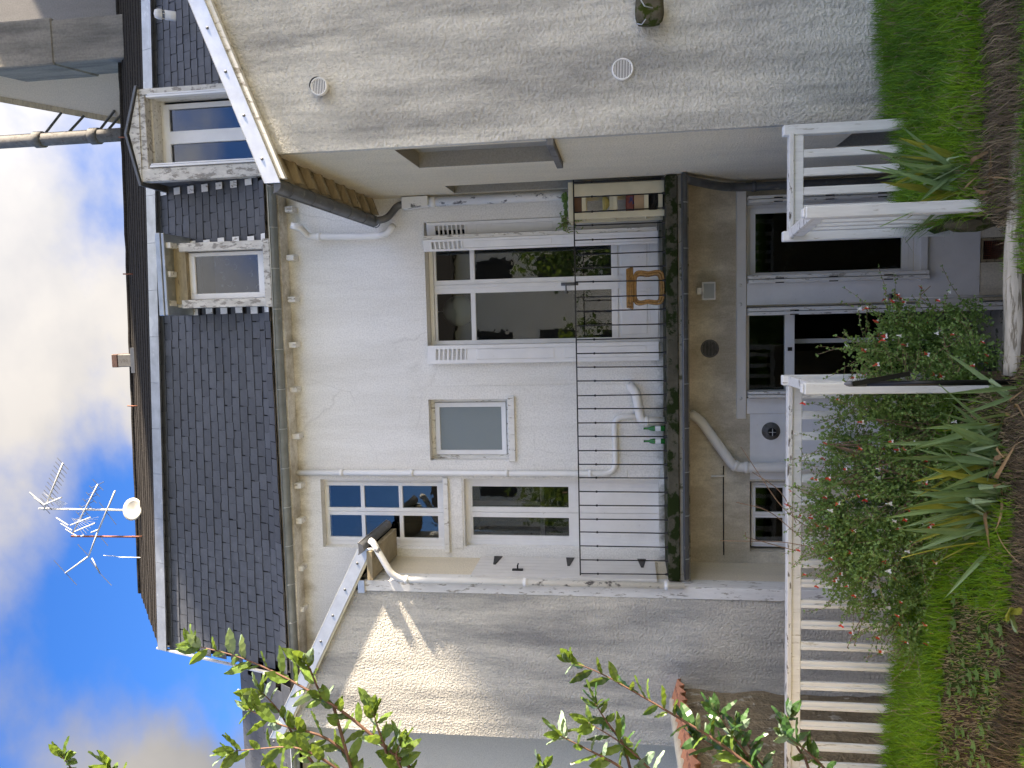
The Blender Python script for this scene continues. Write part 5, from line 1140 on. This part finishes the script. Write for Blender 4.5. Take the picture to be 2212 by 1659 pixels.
for X, Y, r, y in CL:
    y += .1; c = Py(X, Y, y); n = int(27000*r**2*1.15)
    for _ in range(n):
        d = Vector((rr.gauss(0,1), rr.gauss(0,1), rr.gauss(0,1))).normalized(); k = rr.random()**.45
        p = c+Vector((d.x*r, d.y*r*.6, d.z*r*.95))*k*(1+.35*noise.noise((c+d*2)*2.6))
        gz_ = h(p.x, p.y) if p.y < 6.15 and not stair(p.x, p.y) else -.5
        if p.z < gz_+.02 or p.y > 6.13: continue
        if noise.noise(p*5.5) < -.24: continue
        addleaf(p, Vector((d.x+rr.gauss(0,.7), d.y+rr.gauss(0,.7), d.z+rr.gauss(.2,.6))), rr.uniform(.014, .032))
        if k > .82 and d.y < .25 and rr.random() < .011: fpts.append(p+d*.02)
    for _ in range(int(26*r/.3)):       # sprigs reaching out of the mass
        d = Vector((rr.gauss(0,.8), rr.gauss(-.1,.5), abs(rr.gauss(.4,.6)))).normalized(); p = c+Vector((d.x*r*.8, d.y*r*.45, d.z*r*.8)); ln = rr.uniform(.10, .30); pts = [p]
        for s_ in range(6): d = (d+Vector((rr.gauss(0,.12), rr.gauss(0,.1), rr.gauss(-.01,.1)))).normalized(); pts.append(pts[-1]+d*ln/6)
        if pts[-1].y > 6.13: continue
        stm.tube(pts, .0018, 4)
        for q in pts[1:]:
            for _ in range(3): addleaf(q, Vector((rr.gauss(0,1), rr.gauss(0,1), rr.gauss(.2,1))), rr.uniform(.012, .024))
        if rr.random() < .20: fpts.append(pts[-1])
for (X0, Y0), (X1, Y1), (X2, Y2) in (((1760, 1150), (1690, 1100), (1600, 965)), ((1740, 1170), (1660, 1100), (1590, 1085)), ((1745, 1180), (1690, 1170), (1555, 1168)), ((1720, 1190), (1610, 1160), (1610, 1150)), ((1720, 1130), (1690, 1060), (1625, 1020)), ((1900, 1290), (1850, 1350), (1830, 1400)), ((1880, 1290), (1860, 1350), (1845, 1395)), ((2000, 650), (1985, 640), (2010, 618))):
    ps_ = bend([Py(X0, Y0, 5.9), Py(X1, Y1, 5.92), Py(X2, Y2, 5.95)], 4); stm.tube(ps_, .0032, 5)
    for q in ps_[::2]:
        if rr.random() < .5: addleaf(q, Vector((rr.gauss(0,1), rr.gauss(0,1), rr.gauss(.2,1))), .018)
for k in range(26):
    X, Y, r, y = rr.choice(CL[:4]+[CL[7], CL[11], CL[18]]); c = Py(X, Y, y); b_ = Vector((sb.x+rr.uniform(-.25,.25), 5.6+rr.uniform(-.1,.1), h(sb.x, 5.6)-.02)); stm.tube(bend([b_, b_.lerp(c, .5)+Vector((0,0,.1)), c+Vector((0,0,r*.6))], 4), .0035, 5)
obj('foliage', lv, M['salvia'], sal)['kind'] = 'stuff'; obj('stems', stm, M['twig'], sal)['kind'] = 'stuff'
fm = []
for k in range(3):
    mb = MB(); r2 = random.Random(k)
    for sgn in (-1, 1): mb.face([(0,0,0), (sgn*.012,-.006,-.004), (sgn*.013,-.010,-.016), (0,-.008,-.012)], 1)
    mb.face([(-.006,-.004,.0), (.006,-.004,.0), (.005,-.012,.013), (0,-.013,.017), (-.005,-.012,.013)], 0); mb.face([(-.009,-.002,0), (0,-.012,-.005), (.009,-.002,0), (0,.004,.006)], 0); mb.face([(-.004,0,.004), (.004,0,.004), (.003,.02,.012), (-.003,.02,.012)], 0)
    if k == 2: mb.m = [1]*len(mb.m)
    if k == 1: mb.m = [0, 1, 0, 0, 0]
    me = mb.mesh('flower'); me.materials.append(M['petr']); me.materials.append(M['petw']); fm.append(me)
rr.shuffle(fpts)
for p in fpts[:190]:
    o = put('flower', rr.choices(fm, (34, 38, 28))[0], (), sal, p+Vector((0,-.012,0)), Quaternion((0,0,1), rr.uniform(-.9,.9)) @ Quaternion((1,0,0), rr.uniform(-.4,.4))); s = rr.uniform(.75, 1.2); o.scale = (s, s, s)

# bay branches
def bay_leaf(name, m_, ln=.085, curl=.0):
    mb = MB(); n = 7; rows = []
    for i in range(n+1):
        u = i/n; w_ = .035*math.sin(math.pi*min(1, u**.85*1.0))**.75+.0004; wv_ = .0022*math.sin(u*19)
        rows.append([(-w_/2, -.006+wv_-curl*u*u*.05, ln*u), (0, .0-curl*u*u*.05, ln*u), (w_/2, -.006-wv_-curl*u*u*.05, ln*u)])
    for i in range(n): a_, b_ = rows[i], rows[i+1]; mb.face([a_[0], a_[1], b_[1], b_[0]]); mb.face([a_[1], a_[2], b_[2], b_[1]])
    me = mb.mesh(name, True); me.materials.append(m_); return me
BL = [bay_leaf('leaf', M['leafbay'], .085, .2), bay_leaf('leaf', M['leafbay'], .07, .6), bay_leaf('leaf', M['leafbay'], .095, .0)]; BP = [bay_leaf('leaf', M['leafbayback'], .075, .5)]; BD = [bay_leaf('leaf', M['leafshade'], .085, .3), bay_leaf('leaf', M['leafshade'], .075, .6)]
trunk0 = Vector((-2.75, 2.7, h(-2.75, 2.7)))
bay = thing('bay_tree', trunk0, 'bay laurel whose glossy leafy branches reach in across the left gable', 'tree')
obj('trunk', MB().tube(bend([trunk0-Vector((0,0,.1)), trunk0+Vector((-.05,0,1.2)), trunk0+Vector((-.15,.1,3.4))], 5), .045, 10), M['bark'], bay, True)
rb = random.Random(21)
BR = [([(413,1393),(513,1416),(610,1459),(737,1533),(804,1589),(887,1659)], 2.6, 'l'), ([(530,1528),(600,1566),(703,1589),(762,1640)], 2.7, 'l'), ([(497,1623),(650,1609),(740,1668)], 2.5, 'l'), ([(655,1428),(667,1439),(690,1496),(720,1524)], 2.6, 'l'), ([(560,1490),(600,1530),(640,1600),(690,1668)], 2.75, 'l'), ([(133,1632),(160,1668)], 2.4, 'l'), ([(232,1655),(250,1672)], 2.4, 'l'), ([(590,1660),(640,1690)], 2.6, 'l'),
      ([(1227,1426),(1297,1453),(1387,1504),(1475,1556),(1540,1595),(1640,1668)], 2.9, 'm'), ([(1204,1586),(1257,1613),(1324,1646),(1360,1672)], 2.8, 'l'), ([(1267,1559),(1347,1606),(1407,1664)], 2.85, 'm'), ([(1285,1518),(1310,1560),(1347,1606)], 2.85, 'm'), ([(868,1600),(852,1632),(870,1668)], 2.6, 'l'), ([(1165,1650),(1185,1672)], 2.7, 'm'),
      ([(1545,1530),(1575,1580),(1610,1625),(1640,1668)], 3.0, 'd'), ([(1500,1590),(1560,1620),(1640,1668)], 3.0, 'd'), ([(1690,1586),(1730,1612),(1765,1642),(1790,1672)], 2.9, 'd'), ([(1590,1560),(1620,1620),(1660,1668)], 3.05, 'd'), ([(805,1533),(815,1570),(830,1610)], 2.6, 'l'), ([(1700,1540),(1712,1600),(1740,1640)], 2.95, 'd')]
nlf = 0
for pl, y, kd in BR:
    pts = [Py(X, Y, y+.10*i/len(pl)) for i, (X, Y) in enumerate(pl)]; sm = bend(pts, 3)
    end = pts[-1]; tz_ = max(.6, min(3.3, end.z-.25)); anchor = trunk0+Vector((-.08, .03, tz_-trunk0.z))
    full = sm+[end.lerp(anchor, .5)+Vector((0,0,-.03)), anchor]
    L_ = len(full); bo = obj('branch', MB().tube(full, [.0016+.0065*i/L_ for i in range(L_)], 6), M['bark'], bay, True)
    # leaves alternate along the visible stretch
    tot = 0; segs = []; vlen = sum((b_-a_).length for a_, b_ in zip(sm, sm[1:]))
    for a_, b_ in zip(full[:-1], full[1:-1]): segs.append((tot, a_, b_)); tot += (b_-a_).length
    s = .0; side = 1
    while s < tot:
        for t0, a_, b_ in segs:
            l = (b_-a_).length
            if t0 <= s <= t0+l: p = a_.lerp(b_, (s-t0)/max(l, 1e-6)); dr = (a_-b_).normalized(); break
        out = dr.cross(Vector((0,-1,0))).normalized()*side
        base_d = (dr*rb.uniform(.5, 1.1)+out*rb.uniform(.45, .95)+Vector((0, rb.gauss(0,.35), rb.gauss(0,.12)))) if s > .02 else dr+Vector((rb.gauss(0,.3), rb.gauss(0,.3), rb.gauss(0,.3)))
        base_d.normalize()
        pool = BL if kd == 'l' else (BL+BD if kd == 'm' else BD)
        if rb.random() < .16: pool = BP
        q = base_d.to_track_quat('Z', 'Y') @ Quaternion((0,0,1), rb.gauss(0, .75))
        o = put('leaf', rb.choice(pool), (), bo, p, q); k = rb.uniform(.7, 1.3)*(.75 if s < .015 else 1); o.scale = (k, k, k); nlf += 1
        s += (rb.uniform(.020, .040) if s < vlen else rb.uniform(.03, .07)) if s > .03 else .006; side *= -1 if rb.random() < .85 else 1
print('bay leaves', nlf)

# grass
def grass(name, n, area, mats, seed, hmin, hmax, keep, label=None):
    rg = random.Random(seed); mb = MB(); cnt = 0
    x0, x1, y0, y1 = area
    while cnt < n:
        x, y = rg.uniform(x0, x1), rg.uniform(y0, y1)
        k = keep(x, y, rg)
        if not k: cnt += .25; continue
        cnt += 1; z = h(x, y)-.01; l = rg.uniform(hmin, hmax)*k[0]; a_ = rg.uniform(0, 6.28); ln_ = rg.gauss(0, .6); dx, dy = math.cos(a_)*ln_*l, math.sin(a_)*ln_*l; wd = rg.uniform(.0022, .0050); fa = rg.uniform(0, 3.14); cx, cy = math.cos(fa)*wd, math.sin(fa)*wd*.5
        p0 = Vector((x, y, z)); p1 = p0+Vector((dx*.35, dy*.35, l*.6)); p2 = p0+Vector((dx, dy, l*(1-.25*abs(ln_)))); w_ = Vector((cx, cy, 0)); mi = k[1]
        b = len(mb.v); mb.v += [tuple(p0-w_), tuple(p0+w_), tuple(p1+w_*.8), tuple(p1-w_*.8), tuple(p2)]; mb.f += [(b, b+1, b+2, b+3), (b+3, b+2, b+4)]; mb.m += [mi, mi]
    o = obj(name, mb, mats); o['kind'] = 'stuff'; o['label'] = label; o['category'] = 'grass'; return o
G = [M['g1'], M['g2'], M['g3']]
def kr_(x, y, rg):
    if stair(x, y) or y > 6.36: return None
    if x < XR-.05 and y > 6.24: return None
    if y < 5.28+noise.noise(Vector((x*2.1, 5, 0)))*.07: return (.6, rg.choices((0,1,2), (4,3,2))[0]) if rg.random() < .62 else None
    if x < .60 and y < 5.35: return (.6, 2 if rg.random() < .5 else 1) if rg.random() < .15 else None
    near = (y-5.3)/1.05
    if y < 5.5 and x < 1.35 and rg.random() < .5: return (.7, 2)
    c = noise.noise(Vector((x*2, y*2, 1)))
    return (1.0+.25*c, rg.choices((0,1,2), (max(.5, 4-4*near+3*c), 2+3.5*near, .5))[0])
grass('grass', 34000, (.2, 3.2, 5.0, 6.40), G, 31, .06, .20, kr_, 'lush green grass between the grey gable wall and the bank')
def kl_(x, y, rg):
    if stair(x, y): return None
    if y < 4.98+noise.noise(Vector((x*2.1, 5, 0)))*.07: return (.5, rg.choices((0,1,2), (3,3,4))[0]) if rg.random() < .55 else None
    c = noise.noise(Vector((x*1.7, y*2.5, 7)))
    if y < 5.45+.15*c:
        if -1.9 < x < -1.2: return (.8, rg.choices((0,1,2), (6,2,1))[0]) if rg.random() < .8 else None
        return (.35, rg.choices((0,1,2), (1,1,5))[0]) if rg.random() < .45 else None
    if x > -1.5 and rg.random() < .6: return None
    return (1.0+.3*c, rg.choices((0,1,2), (7,3,.6))[0])
grass('grass', 34000, (-4.0, -.3, 4.75, 6.19), G, 32, .06, .19, kl_, 'bright green grass and dry stubble below the long white railing')
grass('grass', 6000, (.55, 3.1, 4.8, 5.32), G, 35, .03, .11, lambda x, y, rg: (1.0, rg.choices((0,1,2), (3,3,3))[0]) if noise.noise(Vector((x*3, y*3, 2))) > -.12 else None, 'thin mixed grass on the path under the right hand bank')
grass('grass', 6500, (-3.9, -.35, 4.5, 5.0), G, 36, .03, .11, lambda x, y, rg: (1.0, rg.choices((0,1,2), (2,3,4))[0]) if noise.noise(Vector((x*3, y*3, 4))) > -.12 else None, 'thin mixed grass on the path under the left hand bank')
# hanging dead thatch on the banks
rg = random.Random(5); mb = MB()
for k in range(5200):
    if k % 2: x = rg.uniform(.45, 3.0); yb2 = 5.30+noise.noise(Vector((x*2.1, 5, 0)))*.07
    else: x = rg.uniform(-3.9, -.3); yb2 = 4.96+noise.noise(Vector((x*2.1, 5, 0)))*.07
    p = Vector((x, yb2+rg.uniform(.0,.14), 0)); p.z = h(p.x, p.y)+.008; q = Vector((x+rg.gauss(0,.06), yb2-rg.uniform(.02,.13), 0)); q.z = max(h(q.x, q.y)+.01, p.z-rg.uniform(.05,.2)); mid_ = (p+q)/2+Vector((rg.gauss(0,.02), -.04, .03)); w_ = Vector((rg.uniform(.0012,.0026), 0, .001))
    mi = 1 if rg.random() < .3 else 0; mb.face([p-w_, p+w_, mid_+w_, mid_-w_], mi); mb.face([mid_-w_, mid_+w_, q], mi)
o = struct(obj('dead_thatch', mb, [M['thatch'], M['g3']]), 'stuff'); o['label'] = 'brown dead grass hanging over the earth banks'; o['category'] = 'grass'
# weeds and clover on the bare soil
rw_ = random.Random(9); wm = MB()
for k in range(5): a_ = k*1.257; u = Vector((math.cos(a_), math.sin(a_), .25)); s_ = Vector((-u.y, u.x, 0)); wm.face([(0,0,.012), tuple(u*.014+s_*.009+Vector((0,0,.012))), tuple(u*.030+Vector((0,0,.012))), tuple(u*.014-s_*.009+Vector((0,0,.012)))])
wme = wm.mesh('weed'); wme.materials.append(M['weed'])
wl = MB()
for k in range(640):
    if k < 330: x, y = rw_.uniform(-3.6, -1.0), rw_.uniform(4.8, 5.5)
    else: x, y = rw_.uniform(.6, 2.9), rw_.uniform(4.95, 5.36)
    z = h(x, y)+rw_.uniform(0,.02); s = rw_.choice((.45, .6, .8, 1.1, 1.6))*rw_.uniform(.8, 1.2); a_ = rw_.uniform(0, 6); b = len(wl.v)
    for v in wme.vertices: c, d = math.cos(a_), math.sin(a_); wl.v.append((x+(v.co.x*c-v.co.y*d)*s, y+(v.co.x*d+v.co.y*c)*s, z+v.co.z*s))
    for f_ in wme.polygons: wl.f.append(tuple(b+i for i in f_.vertices)); wl.m.append(0)
o = struct(obj('weeds', wl, M['weed']), 'stuff'); o['label'] = 'small round leaved weeds scattered over the earth banks'; o['category'] = 'weeds'
# broad pale leaves
pl2 = gp(2190, 1330); dk = thing('dock_plant', pl2, 'pale yellowing broad leaved plant on the bank under the long railing', 'plant')
for k, (a_, b_, s) in enumerate(((-25, 55, 1.5), (12, 40, 1.3), (55, 65, 1.0))):
    o = put('leaf', bay_leaf('leaf', M['irisy'] if k else M['irisp'], .095, .4), (), dk, pl2+Vector((.02*k, 0, .01)), Quaternion((0,1,0), R_(a_)) @ Quaternion((1,0,0), R_(b_))); o.scale = (2.0*s, 1.4*s, 1.3*s)

# ================================================================== what stands opposite (seen in the window panes)
def tree(name, loc, ht, rad, n, label, seed):
    t_ = thing(name, loc, label, 'tree', 'garden trees opposite the house'); rr = random.Random(seed); L0 = Vector(loc)
    tb2 = MB().tube([L0-Vector((0,0,.2)), L0+Vector((.1,0,ht*.35)), L0+Vector((0,.1,ht*.75))], [.16, .11, .04], 8)
    for k in range(7): a_ = k*.9; b_ = L0+Vector((0, 0, ht*(.3+.06*k))); tb2.tube([b_, b_+Vector((math.cos(a_)*rad*.6, math.sin(a_)*rad*.6, ht*.15))], [.05, .015], 6)
    obj('trunk', tb2, M['bark'], t_, True); mb = MB()
    for _ in range(n):
        d = Vector((rr.gauss(0,1), rr.gauss(0,1), rr.gauss(0,1))).normalized(); k = rr.random()**.4; p = L0+Vector((0,0,ht*.62))+Vector((d.x*rad, d.y*rad, d.z*ht*.40))*k*(1+.4*noise.noise(d*2.3+L0))
        if noise.noise(p*1.6) < -.15: continue
        u = Vector((rr.gauss(0,1), rr.gauss(0,1), rr.gauss(0,1))).normalized()*.09; w_ = u.orthogonal().normalized()*.045; mb.face([p-u, p-w_, p+u, p+w_])
    obj('crown', mb, M['far'], t_)['kind'] = 'stuff'
for i, (x, y, ht, rad, lb) in enumerate(((2.6, -5.5, 5.2, 1.7, 'leafy garden tree behind the viewer, mirrored in the French door'), (-2.2, -7.0, 4.6, 1.9, 'round garden tree behind the viewer, left of the mirrored house'), (6.0, -8.0, 6.0, 2.2, 'large garden tree behind the viewer by the added shade house'), (-5.5, -6.0, 5.0, 2.0, 'spreading garden tree behind the viewer by the boundary wall'))):
    tree('garden_tree', (x, y, h(x, y)), ht, rad, 5200, lb, 40+i)
oh = thing('opposite_house', (-1, -14, .7), 'pale rendered house across the garden, mirrored in the window panes', 'house')
obj('walls', MB().box(-9, 7, -20, -14, .5, 9.4), M['whiteh'], oh)
obj('roof', MB().prism([(-9.4, -13.6, 9.4), (-9.4, -17, 11.4), (-9.4, -20.4, 9.4)], (16.8, 0, 0)), M['slateold'], oh)
for x in (-7, -4, -1, 2, 5):
    for z_ in (1.8, 4.4, 7.0): obj('window', MB().box(x-.5, x+.5, -14.0, -13.97, z_, z_+1.5), M['dark'], oh)
